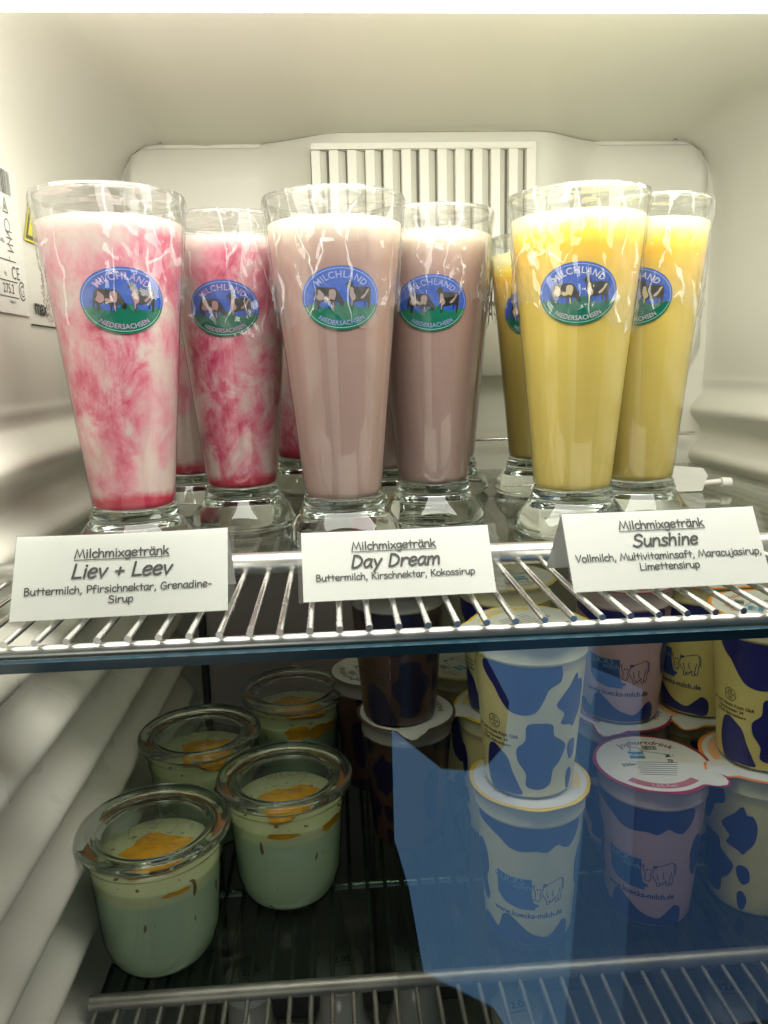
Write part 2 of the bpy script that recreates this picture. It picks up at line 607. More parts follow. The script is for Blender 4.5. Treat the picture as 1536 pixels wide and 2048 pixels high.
HAND = {
    ' ': (0.36, []),
    'a': (0.54, [('c', [(.44, .42), (.30, .50), (.12, .42), (.05, .22), (.14, .03), (.30, .06), (.42, .26)]), ('c', [(.45, .48), (.42, .2), (.50, .0)])]),
    'b': (0.54, [('l', [(.08, .76), (.08, .02)]), ('c', [(.08, .30), (.22, .48), (.42, .44), (.47, .22), (.34, .02), (.10, .06)])]),
    'c': (0.48, [('c', [(.42, .40), (.30, .49), (.13, .42), (.06, .22), (.16, .03), (.32, .02), (.43, .10)])]),
    'd': (0.56, [('c', [(.43, .40), (.28, .48), (.11, .40), (.05, .20), (.16, .02), (.32, .05), (.43, .20)]), ('l', [(.46, .76), (.44, .0)])]),
    'e': (0.52, [('c', [(.07, .25), (.42, .30), (.40, .46), (.22, .50), (.07, .34), (.08, .10), (.24, .0), (.45, .08)])]),
    'f': (0.44, [('c', [(.40, .70), (.30, .76), (.18, .66), (.16, .40), (.17, -.02)]), ('l', [(.03, .42), (.37, .44)])]),
    'g': (0.53, [('c', [(.42, .42), (.28, .50), (.11, .42), (.05, .22), (.16, .06), (.30, .10), (.42, .30)]), ('c', [(.44, .48), (.45, .1), (.38, -.18), (.20, -.24), (.06, -.14)])]),
    'h': (0.55, [('l', [(.08, .76), (.08, .0)]), ('c', [(.08, .26), (.22, .46), (.38, .46), (.44, .28), (.46, .0)])]),
    'i': (0.26, [('l', [(.13, .47), (.13, .0)]), ('d', [(.13, .66)])]),
    'j': (0.34, [('c', [(.25, .47), (.25, .1), (.20, -.16), (.06, -.22), (-.03, -.12)]), ('d', [(.25, .66)])]),
    'k': (0.52, [('l', [(.08, .76), (.08, .0)]), ('l', [(.42, .48), (.10, .22)]), ('l', [(.20, .30), (.46, .0)])]),
    'l': (0.25, [('l', [(.12, .76), (.12, .0)])]),
    'm': (0.78, [('c', [(.07, .47), (.08, .24), (.08, .0)]), ('c', [(.08, .26), (.20, .46), (.34, .44), (.38, .24), (.38, .0)]), ('c', [(.38, .26), (.50, .46), (.64, .44), (.69, .24), (.70, .0)])]),
    'n': (0.54, [('c', [(.08, .47), (.08, .24), (.08, .0)]), ('c', [(.08, .26), (.22, .47), (.38, .45), (.44, .26), (.45, .0)])]),
    'o': (0.54, [('c', [(.27, .49), (.10, .40), (.06, .20), (.18, .01), (.36, .02), (.48, .20), (.44, .42), (.27, .49)])]),
    'p': (0.54, [('l', [(.09, .47), (.09, -.26)]), ('c', [(.09, .32), (.22, .48), (.40, .46), (.48, .26), (.38, .05), (.22, .01), (.09, .10)])]),
    'r': (0.46, [('c', [(.08, .47), (.08, .2), (.08, .0)]), ('c', [(.08, .24), (.18, .42), (.30, .48), (.43, .44)])]),
    's': (0.46, [('c', [(.40, .44), (.24, .50), (.10, .40), (.20, .28), (.38, .18), (.34, .04), (.18, .0), (.04, .06)])]),
    't': (0.46, [('l', [(.23, .68), (.23, .02)]), ('l', [(.04, .46), (.42, .46)])]),
    'u': (0.54, [('c', [(.07, .47), (.08, .16), (.20, .01), (.34, .05), (.44, .26)]), ('c', [(.45, .48), (.45, .2), (.49, .0)])]),
    'v': (0.50, [('l', [(.05, .48), (.23, .0), (.44, .48)])]),
    'x': (0.54, [('l', [(.07, .47), (.48, .0)]), ('l', [(.46, .48), (.05, .0)])]),
    'y': (0.50, [('l', [(.06, .47), (.24, .08)]), ('l', [(.46, .48), (.14, -.26)])]),
    'B': (0.62, [('l', [(.10, .74), (.10, .0)]), ('c', [(.10, .73), (.34, .74), (.46, .60), (.36, .44), (.12, .39)]), ('c', [(.12, .39), (.40, .38), (.53, .20), (.38, .02), (.10, .01)])]),
    'D': (0.70, [('l', [(.12, .74), (.10, .01)]), ('c', [(.12, .73), (.36, .70), (.58, .48), (.56, .22), (.36, .04), (.10, .01)])]),
    'G': (0.68, [('c', [(.54, .64), (.40, .74), (.20, .66), (.08, .40), (.10, .14), (.30, .0), (.52, .08), (.58, .30)]), ('l', [(.34, .32), (.62, .32)])]),
    'K': (0.62, [('l', [(.10, .75), (.10, .0)]), ('l', [(.52, .74), (.13, .36)]), ('l', [(.20, .42), (.56, .0)])]),
    'L': (0.54, [('l', [(.10, .75), (.09, .02), (.50, .03)])]),
    'M': (0.88, [('l', [(.04, .0), (.20, .74), (.42, .10), (.66, .74), (.82, .0)])]),
    'P': (0.56, [('l', [(.10, .75), (.10, .0)]), ('c', [(.10, .73), (.36, .74), (.50, .58), (.40, .38), (.12, .33)])]),
    'S': (0.66, [('c', [(.56, .64), (.38, .75), (.16, .66), (.16, .48), (.36, .38), (.56, .26), (.50, .06), (.28, -.01), (.06, .08)])]),
    'V': (0.62, [('l', [(.05, .74), (.28, .0), (.58, .74)])]),
    ',': (0.26, [('c', [(.13, .06), (.14, -.04), (.06, -.16)])]),
    '-': (0.42, [('l', [(.08, .26), (.34, .26)])]),
    '+': (0.50, [('l', [(.24, .48), (.24, .10)]), ('l', [(.05, .29), (.44, .29)])]),
}
HAND['ä'] = (HAND['a'][0], HAND['a'][1] + [('d', [(.17, .66)]), ('d', [(.37, .66)])])

# ------------------------------------------------------------------ materials
M = {}
M['liner'] = P('fridge_liner_plastic', (0.70, 0.69, 0.60), 0.34, bump=(60, 0.05, 0.002), vary=(7, 0.035))
M['liner_wall'] = P('fridge_wall_plastic', (0.67, 0.66, 0.58), 0.30, bump=(40, 0.06, 0.002), vary=(4, 0.03))
M['panel'] = P('back_panel_plastic', (0.74, 0.735, 0.65), 0.38, bump=(90, 0.04, 0.001), vary=(6, 0.02))
M['dark'] = P('flat_dark', (0.05, 0.05, 0.045), 0.7)  # dark colour for the painted gap shade and the added frame
M['mauve_grey'] = P('mauve_grey_plastic', (0.34, 0.29, 0.29), 0.5, vary=(9, 0.06))
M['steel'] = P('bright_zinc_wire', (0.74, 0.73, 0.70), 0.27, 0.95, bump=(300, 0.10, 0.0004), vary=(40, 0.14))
M['bar'] = P('brushed_steel_bar', (0.66, 0.66, 0.62), 0.33, 0.9, bump=(300, 0.12, 0.0004), vary=(60, 0.06))
M['dull_bar'] = P('dark_steel_bar', (0.30, 0.30, 0.26), 0.5, 0.85, bump=(260, 0.2, 0.0005), vary=(45, 0.2))  # darker, duller steel for the lower shelf
M['lamp'] = emit('lamp_diffuser', (1.0, 0.985, 0.90), LAMP)
M['white_plastic'] = P('white_plastic', (0.72, 0.71, 0.66), 0.35)
M['glass'] = thin('clear_drinking_glass', (0.97, 0.975, 0.965), 0.045, 0.0, edge=(0.74, 0.75, 0.70))
M['base'] = solid_glass('solid_glass_foot', (0.965, 0.985, 0.975))
M['film'] = None
M['paper'] = P('white_card', (0.86, 0.87, 0.82), 0.32, coat=0.25, bump=(70, 0.08, 0.001))
M['sleeve'] = thin('clear_laminate', (0.90, 0.91, 0.90), 0.05, 0.12, haze=0.08)
M['ink'] = P('black_ink', (0.018, 0.018, 0.018), 0.5)
M['ink_grey'] = P('grey_ink', (0.10, 0.10, 0.095), 0.5)
M['blue'] = P('emblem_blue', (0.016, 0.062, 0.30), 0.25, coat=0.5)
M['green'] = P('emblem_green', (0.006, 0.095, 0.058), 0.25, coat=0.5)
M['ring'] = P('emblem_ring', (0.18, 0.26, 0.42), 0.3)
M['ring_green'] = P('emblem_ring_green', (0.16, 0.36, 0.27), 0.3)
M['navy'] = P('printed_navy', (0.018, 0.022, 0.16), 0.35)
M['print_blue'] = P('printed_blue', (0.03, 0.085, 0.30), 0.35)
M['print_light'] = P('printed_light_blue', (0.20, 0.36, 0.55), 0.35)

def film_mat():
    m, nt, out = newmat('cling_film')
    tc = N(nt, 'ShaderNodeTexCoord')
    tr = N(nt, 'ShaderNodeBsdfTransparent')
    tr.inputs[0].default_value = (0.975, 0.975, 0.97, 1)
    gl = N(nt, 'ShaderNodeBsdfGlossy')
    gl.inputs['Roughness'].default_value = 0.10
    df = N(nt, 'ShaderNodeBsdfDiffuse')
    df.inputs[0].default_value = (0.92, 0.92, 0.90, 1)
    mh = N(nt, 'ShaderNodeMixShader')
    # pressed creases scatter light and read as pale lines
    nzc = N(nt, 'ShaderNodeTexNoise', Scale=30.0, Detail=2.0)
    nt.links.new(tc.outputs['Object'], nzc.inputs['Vector'])
    wc = N(nt, 'ShaderNodeVectorMath', operation='MULTIPLY_ADD')
    nt.links.new(nzc.outputs['Color'], wc.inputs[0])
    wc.inputs[1].default_value = (0.02, 0.02, 0.02)
    nt.links.new(tc.outputs['Object'], wc.inputs[2])
    mpc = N(nt, 'ShaderNodeMapping')
    mpc.inputs['Rotation'].default_value = (0.25, 0.45, 0.2)
    mpc.inputs['Scale'].default_value = (55, 55, 10)
    nt.links.new(wc.outputs[0], mpc.inputs['Vector'])
    vc = N(nt, 'ShaderNodeTexVoronoi', Scale=1.0)
    vc.feature = 'DISTANCE_TO_EDGE'
    nt.links.new(mpc.outputs[0], vc.inputs['Vector'])
    nzd = N(nt, 'ShaderNodeTexNoise', Scale=60.0, Detail=2.0)
    nt.links.new(tc.outputs['Object'], nzd.inputs['Vector'])
    wid = N(nt, 'ShaderNodeMapRange')
    wid.inputs['From Min'].default_value = 0.42
    wid.inputs['From Max'].default_value = 0.68
    wid.inputs['To Min'].default_value = 0.0
    wid.inputs['To Max'].default_value = 0.05
    nt.links.new(nzd.outputs['Fac'], wid.inputs['Value'])
    dv = N(nt, 'ShaderNodeMath', operation='LESS_THAN')
    nt.links.new(vc.outputs['Distance'], dv.inputs[0])
    nt.links.new(wid.outputs[0], dv.inputs[1])
    mm = N(nt, 'ShaderNodeMath', operation='MULTIPLY_ADD')
    nt.links.new(dv.outputs[0], mm.inputs[0])
    mm.inputs[1].default_value = 0.22
    mm.inputs[2].default_value = 0.04
    nt.links.new(mm.outputs[0], mh.inputs[0])
    nt.links.new(tr.outputs[0], mh.inputs[1])
    nt.links.new(df.outputs[0], mh.inputs[2])
    mx = N(nt, 'ShaderNodeMixShader')
    nt.links.new(schlick(nt, 0.034, 0.7), mx.inputs[0])
    nt.links.new(mh.outputs[0], mx.inputs[1])
    nt.links.new(gl.outputs[0], mx.inputs[2])
    # crinkles: long slanted facets, each turned its own way
    geo = N(nt, 'ShaderNodeNewGeometry')
    cur = geo.outputs['Normal']
    for rot, scl, amt in (((0.0, 0.5, 0.4), (62, 62, 6), 0.75), ((0.3, -0.7, 0.2), (150, 150, 12), 0.40)):
        nz = N(nt, 'ShaderNodeTexNoise', Scale=38.0, Detail=2.0)
        nt.links.new(tc.outputs['Object'], nz.inputs['Vector'])
        wob = N(nt, 'ShaderNodeVectorMath', operation='MULTIPLY_ADD')
        nt.links.new(nz.outputs['Color'], wob.inputs[0])
        wob.inputs[1].default_value = (0.012, 0.012, 0.012)
        nt.links.new(tc.outputs['Object'], wob.inputs[2])
        mp = N(nt, 'ShaderNodeMapping')
        mp.inputs['Rotation'].default_value = rot
        mp.inputs['Scale'].default_value = scl
        nt.links.new(wob.outputs[0], mp.inputs['Vector'])
        vo = N(nt, 'ShaderNodeTexVoronoi', Scale=1.0)
        nt.links.new(mp.outputs[0], vo.inputs['Vector'])
        sb = N(nt, 'ShaderNodeVectorMath', operation='SUBTRACT')
        nt.links.new(vo.outputs['Color'], sb.inputs[0])
        sb.inputs[1].default_value = (0.5, 0.5, 0.5)
        ma = N(nt, 'ShaderNodeVectorMath', operation='MULTIPLY_ADD')
        nt.links.new(sb.outputs[0], ma.inputs[0])
        ma.inputs[1].default_value = (amt, amt, amt)
        nt.links.new(cur, ma.inputs[2])
        cur = ma.outputs[0]
    no = N(nt, 'ShaderNodeVectorMath', operation='NORMALIZE')
    nt.links.new(cur, no.inputs[0])
    nt.links.new(no.outputs[0], gl.inputs['Normal'])
    nt.links.new(mx.outputs[0], out.inputs['Surface'])
    return m
M['film'] = film_mat()

# ------------------------------------------------------------------ the refrigerator's inside
XL, XR, YF, YB, ZT, ZB = -0.198, 0.385, 0.30, 0.80, 0.312, -0.62
fr = thing('refrigerator', 'white plastic inside of an open-fronted display fridge with ribbed side walls', 'refrigerator', (0, 0, 0))

def rib(z):
    if z > 0.085:
        return 0.0
    if z > 0.075:
        e = (0.085 - z) / 0.010
    else:
        e = 1.0
    t = 0.5 + 0.5 * math.cos(2 * PI * (z - 0.052) / 0.046)
    q = min(1.0, max(0.0, (-0.012 - z) / 0.03))
    return 0.017 * e * t ** 1.15 + 0.026 * q * q * (3 - 2 * q)

def side_wall(x, s, name, y0):
    mb = MB()
    zs = []
    z = ZB
    while z < 0.09:
        zs.append(z)
        z += 0.0023
    zs += [0.09, 0.12, 0.18, 0.24, 0.262]
    prof = [(x + s * rib(z), z) for z in zs]
    # cove into the ceiling
    for k in range(1, 9):
        a = k / 8 * PI / 2
        prof.append((x + s * 0.05 * (1 - math.cos(a)), 0.262 + 0.05 * math.sin(a)))
    ys = [y0, 0.35, 0.4, 0.45, 0.5, 0.55, 0.6, 0.65, 0.7, 0.74, 0.765]
    vs, fs = [], []
    # the ribs fade out in a rounded corner at the back
    for y in ys + [0.775, 0.785, 0.79, 0.80]:
        k = 0 if y <= 0.765 else (y - 0.765) / 0.035
        for px, pz in prof:
            bx = x + (px - x) * (1 - k * k)
            vs.append((bx + s * 0.018 * k ** 2.5, y, pz))
    n = len(prof)
    for j in range(len(ys) + 3):
        for i in range(n - 1):
            f = (j * n + i, (j + 1) * n + i, (j + 1) * n + i + 1, j * n + i + 1)
            fs.append(f if s > 0 else tuple(reversed(f)))
    mb.add(vs, fs)
    return mb.build(name, M['liner_wall'], fr)

wl = side_wall(XL, 1, 'side_wall', 0.22)
wr = side_wall(XR, -1, 'side_wall', 0.22)

# ceiling: a sheet with three faint moulded creases and a lowered rim at the back
mb = MB()
nx, ny = 60, 30
vs, fs = [], []
for j in range(ny + 1):
    y = 0.20 + (0.80 - 0.20) * j / ny
    for i in range(nx + 1):
        x = XL + 0.048 + (XR - XL - 0.096) * i / nx
        z = ZT
        for cx0, cx1 in ((-0.12, -0.11), (0.04, -0.005), (0.15, 0.155)):
            t = (y - 0.5) / 0.3
            cx = cx0 + (cx1 - cx0) * t
            z -= 0.0012 * math.exp(-((x - cx) / 0.006) ** 2)
        vs.append((x, y, z))
for j in range(ny):
    for i in range(nx):
        a = j * (nx + 1) + i
        fs.append((a, a + nx + 1, a + nx + 2, a + 1))
mb.add(vs, fs)
mb.build('ceiling_panel', M['liner'], fr)

mb = MB()
mb.box((XL - 0.01, YB - 0.017, ZB), (XR + 0.01, YB + 0.02, ZT + 0.02))
mb.build('rear_wall', M['liner'], fr)
mb = MB()
mb.box((XL - 0.01, 0.22, ZB - 0.02), (XR + 0.01, YB, ZB))
mb.build('floor_panel', M['liner'], fr)

# raised back panel whose middle bulges forward as the vent housing
PX0, PX1, PZ0, PZ1, PR = -0.187, 0.3725, 0.092, 0.3085, 0.022
def bump_y(x):
    def ss(a, b, v):
        t = min(1, max(0, (v - a) / (b - a)))
        return t * t * (3 - 2 * t)
    return 0.777 - 0.034 * ss(-0.066, 0.02, x) * (1 - ss(0.194, 0.264, x))
mb = MB()
cols = []
nxp = 72
for i in range(nxp + 1):
    x = PX0 + (PX1 - PX0) * i / nxp
    # rounded corners
    dx = max(0.0, PR - (x - PX0), PR - (PX1 - x))
    dz = PR - math.sqrt(max(0.0, PR * PR - dx * dx))
    cols.append((x, PZ0 + dz, PZ1 - dz + (0.0035 if -0.06 < x < 0.26 else 0)))
vs, fs = [], []
nz = 8
for x, z0, z1 in cols:
    y = bump_y(x)
    vs.append((x, YB - 0.001, z0))
    vs.append((x, y + 0.004, z0))
    for k in range(nz + 1):
        e = 0.002
        zz = z0 + e + (z1 - z0 - 2 * e) * k / nz
        vs.append((x, y, zz))
    vs.append((x, y + 0.004, z1))
    vs.append((x, YB - 0.001, z1))
R = nz + 5
for i in range(nxp):
    for k in range(R - 1):
        fs.append((i * R + k, (i + 1) * R + k, (i + 1) * R + k + 1, i * R + k + 1))
fs.append(tuple(range(R)))
fs.append(tuple(reversed(range(nxp * R, nxp * R + R))))
mb.add(vs, fs)
bp = mb.build('back_panel', M['panel'], fr)
# vent grille on the bulge: frame, twelve slots with slanted louvres over a sheet painted dark for shade
GX0, GX1, GZ0, GZ1, GY = -0.012, 0.1915, 0.160, 0.3005, 0.7405
mb = MB()
sl0, pitch, sw = 0.0075, 0.01625, 0.0082
mb.box((GX0, GY - 0.006, GZ0), (GX1, GY + 0.0022, GZ0 + 0.006))
mb.box((GX0, GY - 0.006, GZ1 - 0.006), (GX1, GY + 0.0022, GZ1))
edges = [GX0] + sum([[GX0 + sl0 + k * pitch + 0.0005, GX0 + sl0 + k * pitch + sw] for k in range(12)], []) + [GX1]
for k in range(0, len(edges) - 1, 2):
    mb.box((edges[k], GY - 0.006, GZ0 + 0.006), (edges[k + 1], GY + 0.0022, GZ1 - 0.006))
g = mb.build('vent_grille', M['panel'], bp)
bevel(g.data, 0.0007, 2)
mb = MB()
for k in range(12):
    a = GX0 + sl0 + k * pitch
    w = sw * (0.74 + 0.24 * ((k * 7) % 5) / 5)
    mb.add([(a, GY - 0.0035, GZ0 + 0.006), (a + w, GY + 0.002, GZ0 + 0.006), (a + w, GY + 0.002, GZ1 - 0.006), (a, GY - 0.0035, GZ1 - 0.006)], [(0, 1, 2, 3)], 0, False)
mb.build('louvre', P('louvre_plastic', (0.68, 0.675, 0.59), 0.5), bp)
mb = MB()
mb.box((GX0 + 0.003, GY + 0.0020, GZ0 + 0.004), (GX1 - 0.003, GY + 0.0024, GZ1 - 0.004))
mb.build('vent_shade', P('vent_shade_grey', (0.16, 0.155, 0.13), 0.7), bp)  # thin sheet, its darker grey stands in for shade behind the slots
# small screw cover on the panel
mb = MB()
mb.lathe([(0.0055, 0), (0.0055, 0.0008), (0.0045, 0.0013), (0.004, 0.0008), (0, 0.0008)], 24)
sc = mb.build('screw_cover', M['panel'], bp)
sc.rotation_euler = (PI / 2, 0, 0)
sc.location = (-0.116, 0.7768, 0.251)
# lower rear panel, mauve grey, with a gap's shade painted at its left
mb = MB()
mb.box((-0.138, 0.755, ZB), (0.02, 0.799, -0.014))
o = mb.build('rear_panel', M['mauve_grey'], fr)
bevel(o.data, 0.004, 2)
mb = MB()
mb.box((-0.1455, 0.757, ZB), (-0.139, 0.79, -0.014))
mb.build('gap_shade', M['dark'], fr)  # solid dark strip, the gap's shade put in as colour
mb = MB()
mb.box((0.026, 0.765, ZB), (0.365, 0.799, -0.014))
o = mb.build('rear_panel', P('olive_grey_plastic', (0.30, 0.30, 0.24), 0.5, vary=(9, 0.06)), fr)
bevel(o.data, 0.004, 2)

# printed rating plate on the left wall (u runs towards the back, v up)
def on_left(u, v, w):
    return Vector((XL + 0.0012 + w, u, v))
ar = Art()
ar.poly([(0.36, 0.142), (0.535, 0.142), (0.535, 0.2305), (0.36, 0.2305)], 0, 0.0)
pl = part('rating_plate', ar.mesh('rating_plate', P('foil_label', (0.70, 0.70, 0.64), 0.3), on_left, 0), wl)
ar = Art()
r2 = random.Random(5)
u = 0.452
while u < 0.476:
    w = r2.choice((0.0005, 0.0008, 0.0012))
    ar.poly([(u, 0.2205), (u + w, 0.2205), (u + w, 0.2315), (u, 0.2315)])
    u += w + r2.choice((0.0006, 0.0009))
ar.poly([(0.452, 0.2115), (0.459, 0.2115), (0.459, 0.2095), (0.452, 0.2095)])
ar.ribbon([(0.455, 0.219), (0.461, 0.2135)], 0.0006)
ar.ribbon([(0.461, 0.219), (0.455, 0.2135)], 0.0006, lift=3e-5)
ar.ribbon([(0.4555, 0.2125), (0.4605, 0.2125), (0.4605, 0.2165), (0.4555, 0.2165)], 0.0005, lift=6e-5, closed=True)
ar.ribbon([(0.464, 0.212), (0.470, 0.212), (0.467, 0.2185)], 0.0006, closed=True)
ar.type('A', 0.004, 0.467, 0.2142)
ar.ribbon([(0.464 + 0.003 * math.cos(t / 10) + 0.003, 0.206 + 0.003 * math.sin(t / 10)) for t in range(0, 63)], 0.0005, lift=2e-5)
for yy in (0.2035, 0.2005, 0.1975, 0.1945):
    ar.ribbon([(0.4645, yy), (0.472, yy)], 0.0005)
ar.ribbon([(0.465, 0.2035), (0.470, 0.2005), (0.466, 0.1975), (0.471, 0.1945)], 0.0005, lift=3e-5)
ar.type('R 600a', 0.0026, 0.458, 0.1985)
ar.type('g', 0.0026, 0.4655, 0.1915)
ar.ribbon([(0.36, 0.190), (0.4735, 0.190)], 0.0005)
ar.type('CE', 0.0085, 0.4715, 0.1845, space=1.05)
ar.type('Hz', 0.003, 0.4585, 0.1835)
ar.ribbon([(0.36, 0.1805), (0.4725, 0.1805)], 0.0005)
ar.type('275.2', 0.0062, 0.4605, 0.1768, bold=0.00006)
ar.ribbon([(0.36, 0.1732), (0.4725, 0.1732)], 0.0005)
ar.type('made in', 0.0024, 0.4640, 0.1712)
ar.ribbon([(0.4780 + 0.0042 * math.cos(t / 10), 0.1770 + 0.0042 * math.sin(t / 10)) for t in range(8, 56)], 0.0007)
ar.ribbon([(0.4785 + 0.0025 * math.cos(t / 10), 0.1770 + 0.0025 * math.sin(t / 10)) for t in range(8, 56)], 0.0006)
ar.type('s', 0.004, 0.4795, 0.177, lift=3e-5)
part('plate_lettering', ar.mesh('plate_lettering', M['ink_grey'], lambda u, v, w: on_left(0.5235 - (0.476 - u) * 1.2, 0.2285 - (0.2315 - v) * 1.31, w + 0.0002), 0), wl)
ar = Art()
ar.type('max.', 0.0145, 0.5575, 0.1490, bold=0.0004, space=0.9)
ar.ribbon([(0.536, 0.1370), (0.586, 0.1370)], 0.0012)
part('fill_mark', ar.mesh('fill_mark', M['ink'], on_left, 0), wl)
ar = Art()
tri = [(0.539, 0.191), (0.575, 0.191), (0.557, 0.222)]
def rt(k):
    c = (0.557, 0.2015)
    return [(c[0] + (a - c[0]) * k, c[1] + (b - c[1]) * k) for a, b in tri]
ar.poly(rt(1.0), 0, 0)
ar.poly(rt(0.86), 1, 1e-4)
ar.poly(rt(0.62), 0, 2e-4)
part('warning_triangle', ar.mesh('warning_triangle', [P('warning_yellow', (0.68, 0.62, 0.03), 0.4), M['ink_grey']], on_left, 0), wl)

# ------------------------------------------------------------------ ceiling lamp
lp = thing('ceiling_lamp', 'glowing white strip lamp across the fridge ceiling above the glasses', 'lamp', (0.1, 0.42, 0.30))
mb = MB()
lx0, lx1 = -0.285, 0.245
pts = [(-0.145, -0.050), (-0.10, -0.050), (0.0285, -0.0118), (0.0285, 0.0117), (-0.145, 0.0117)]
mb.add([(lx0, y, z) for y, z in pts] + [(lx1, y, z) for y, z in pts], [(0, 5, 6, 1), (1, 6, 7, 2), (2, 7, 8, 3), (0, 1, 2, 3, 4), (9, 8, 7, 6, 5)], 0, False)
mb.build('diffuser', M['lamp'], lp)
mb = MB()
mb.box((-0.296, -0.158, -0.052), (0.275, -0.147, 0.0115))
mb.box((0.247, -0.147, -0.014), (0.275, 0.0285, 0.0115))
mb.build('housing', M['white_plastic'], lp)

# ------------------------------------------------------------------ shelves
def wire_shelf(name, label, z, y0, y1, bars, rods_from, rail=None, plate=(0.42, 0.755), pm=None):
    t = thing(name, label, 'shelf', (0, 0, z))
    ins = 0.0 if z > -0.1 else 0.028
    rr = 0.0015
    zc = -0.0012 - rr
    x = -0.0010
    n0 = int((x - (XL + 0.018 + ins)) / 0.0124)
    xs = [x + 0.0124 * k for k in range(-n0, 31)]
    xs = [v for v in xs if v < XR - 0.02 - ins]
    me = None
    for v in xs:
        if me is None:
            mb = MB()
            pts = [(0, y0, zc), (0, y0 + 0.0015, zc)] + [(0, y0 + (y1 - y0) * k / 6, zc) for k in range(1, 7)]
            mb.tube(pts, rr, 10)
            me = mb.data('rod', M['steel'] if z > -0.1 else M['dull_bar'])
        part('rod', me, t, (v, 0, 0))
    for nm, yb, zb, rb in bars:
        mb = MB()
        mb.tube([(XL + 0.016 + ins, yb, zb), (0.1, yb, zb), (XR - 0.018 - ins, yb, zb)], rb, 16)
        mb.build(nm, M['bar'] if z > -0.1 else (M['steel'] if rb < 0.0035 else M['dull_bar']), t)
    if rail:
        mb = MB()
        mb.tube([(XL + 0.02 + ins, rail[0], rail[1]), (0.1, rail[0], rail[1]), (XR - 0.02 - ins, rail[0], rail[1])], 0.0017, 10)
        mb.build('back_rail', M['steel'], t)
    return t

sh1 = wire_shelf('wire_shelf', 'upper steel wire shelf carrying the tall milkshake glasses and paper cards', 0.0, 0.3065, 0.77,
                 [('front_rail', 0.3115, -0.0088, 0.0034), ('cross_bar', 0.4105, 0.0005, 0.0062), ('rear_bar', 0.765, -0.012, 0.003)], 0.29, (0.762, 0.0295))
sh2 = wire_shelf('wire_shelf', 'lower steel wire shelf carrying the dessert jars and yoghurt cups', -0.255, 0.31, 0.77,
                 [('front_rail', 0.315, -0.0098, 0.0042), ('cross_bar', 0.3975, -0.0006, 0.0046), ('cross_bar', 0.495, -0.0071, 0.0026), ('rear_bar', 0.765, -0.012, 0.003)], 0.30, (0.762, 0.02))

pm1 = thin('shelf_plate_glass', (0.82, 0.85, 0.80), 0.045, 0.05, haze=0.05, hazecol=(0.45, 0.44, 0.36))
pm2 = thin('dark_shelf_glass', (0.55, 0.62, 0.58), 0.05, 0.03, haze=0.02, hazecol=(0.1, 0.12, 0.1))
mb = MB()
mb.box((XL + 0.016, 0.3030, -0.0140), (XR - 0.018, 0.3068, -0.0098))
mb.build('reflection_strip', P('reflection_strip', (0.012, 0.05, 0.075), 0.25, coat=0.3), sh1)  # added strip, teal painted in for the front rail's blue reflection
def shelf_glass(z, y0, label, m):
    mb = MB()
    ins = 0.0 if z > -0.1 else 0.028
    mb.box((XL + 0.02 + ins, y0, z - 0.0011), (XR - 0.022 - ins, 0.757, z - 0.0002))
    o = mb.build('shelf_glass', m)
    tag(o, label, 'glass plate')
    return o
shelf_glass(0.0, 0.4175, 'clear glass plate under the feet of the milkshake glasses', pm1)
shelf_glass(-0.255, 0.4045, 'dark glass plate under the dessert jars and yoghurt cups', pm2)

# white plastic clip at the right end of the upper shelf
mb = MB()
mb.prism([(0.0, 0.0), (0.018, 0.0), (0.022, 0.012), (0.018, 0.018), (-0.012, 0.021), (-0.012, 0.0)], -0.002, 0.002)
mb.tube([(0.019, 0, 0.006), (0.036, 0, 0.007)], 0.0022, 10)
mb.tube([(0.033, -0.001, 0.0065), (0.041, -0.001, 0.006)], 0.0038, 12)
o = mb.build('shelf_clip', M['white_plastic'])
o.location = (*P2(0.280, 0.585), 0.0005)
tag(o, 'small white plastic clip on the upper shelf beside the half hidden yellow glass', 'clip')

# ------------------------------------------------------------------ milkshake glasses
GH, RR0, RR1, ZLIQ = 0.1965, 0.0232, 0.0400, 0.0285
def r_out(z):
    t = max(0.0, (z - ZLIQ) / (GH - ZLIQ))
    return RR0 + (RR1 - RR0) * (0.93 * t + 0.07 * t * t)

mb = MB()
prof = [(r_out(z), z) for z in [ZLIQ + (GH - ZLIQ) * k / 24 for k in range(25)]]
mb.lathe(prof, 96)
inner = [(r_out(z) - 0.0018, z) for z in [GH, 0.1945, 0.1925, 0.190, 0.1865]]
mb.lathe(inner, 96)
for k in range(1):
    tor = []
    vs, fs = [], []
    n, q = 96, 8
    for i in range(n):
        a = 2 * PI * i / n
        for j in range(q):
            b = 2 * PI * j / q
            r = RR1 - 0.0009 + 0.0012 * math.cos(b)
            vs.append((r * math.cos(a), r * math.sin(a), GH + 0.0012 * math.sin(b)))
    for i in range(n):
        for j in range(q):
            fs.append((i * q + j, ((i + 1) % n) * q + j, ((i + 1) % n) * q + (j + 1) % q, i * q + (j + 1) % q))
    mb.add(vs, fs, 1)
body_me = mb.data('glass_body', [M['glass'], thin('glass_rim', (0.93, 0.94, 0.92), 0.10, 0.02, edge=(0.7, 0.72, 0.68))])
mb = MB()
foot = [(0, 0.0016), (0.018, 0.0014), (0.027, 0.0002), (0.0325, 0.0008), (0.0350, 0.0035), (0.0345, 0.0075), (0.0320, 0.0125), (0.0285, 0.0175), (0.0262, 0.0205),
        (0.0252, 0.0220), (0.0256, 0.0232), (0.0250, 0.0246), (0.0243, 0.0262), (0.0238, 0.0285), (0.0210, 0.0284), (0.0150, 0.0272), (0.007, 0.0264), (0, 0.0262)]
fp = []
sp = spline([(p[0], p[1]) for p in foot], k=4)
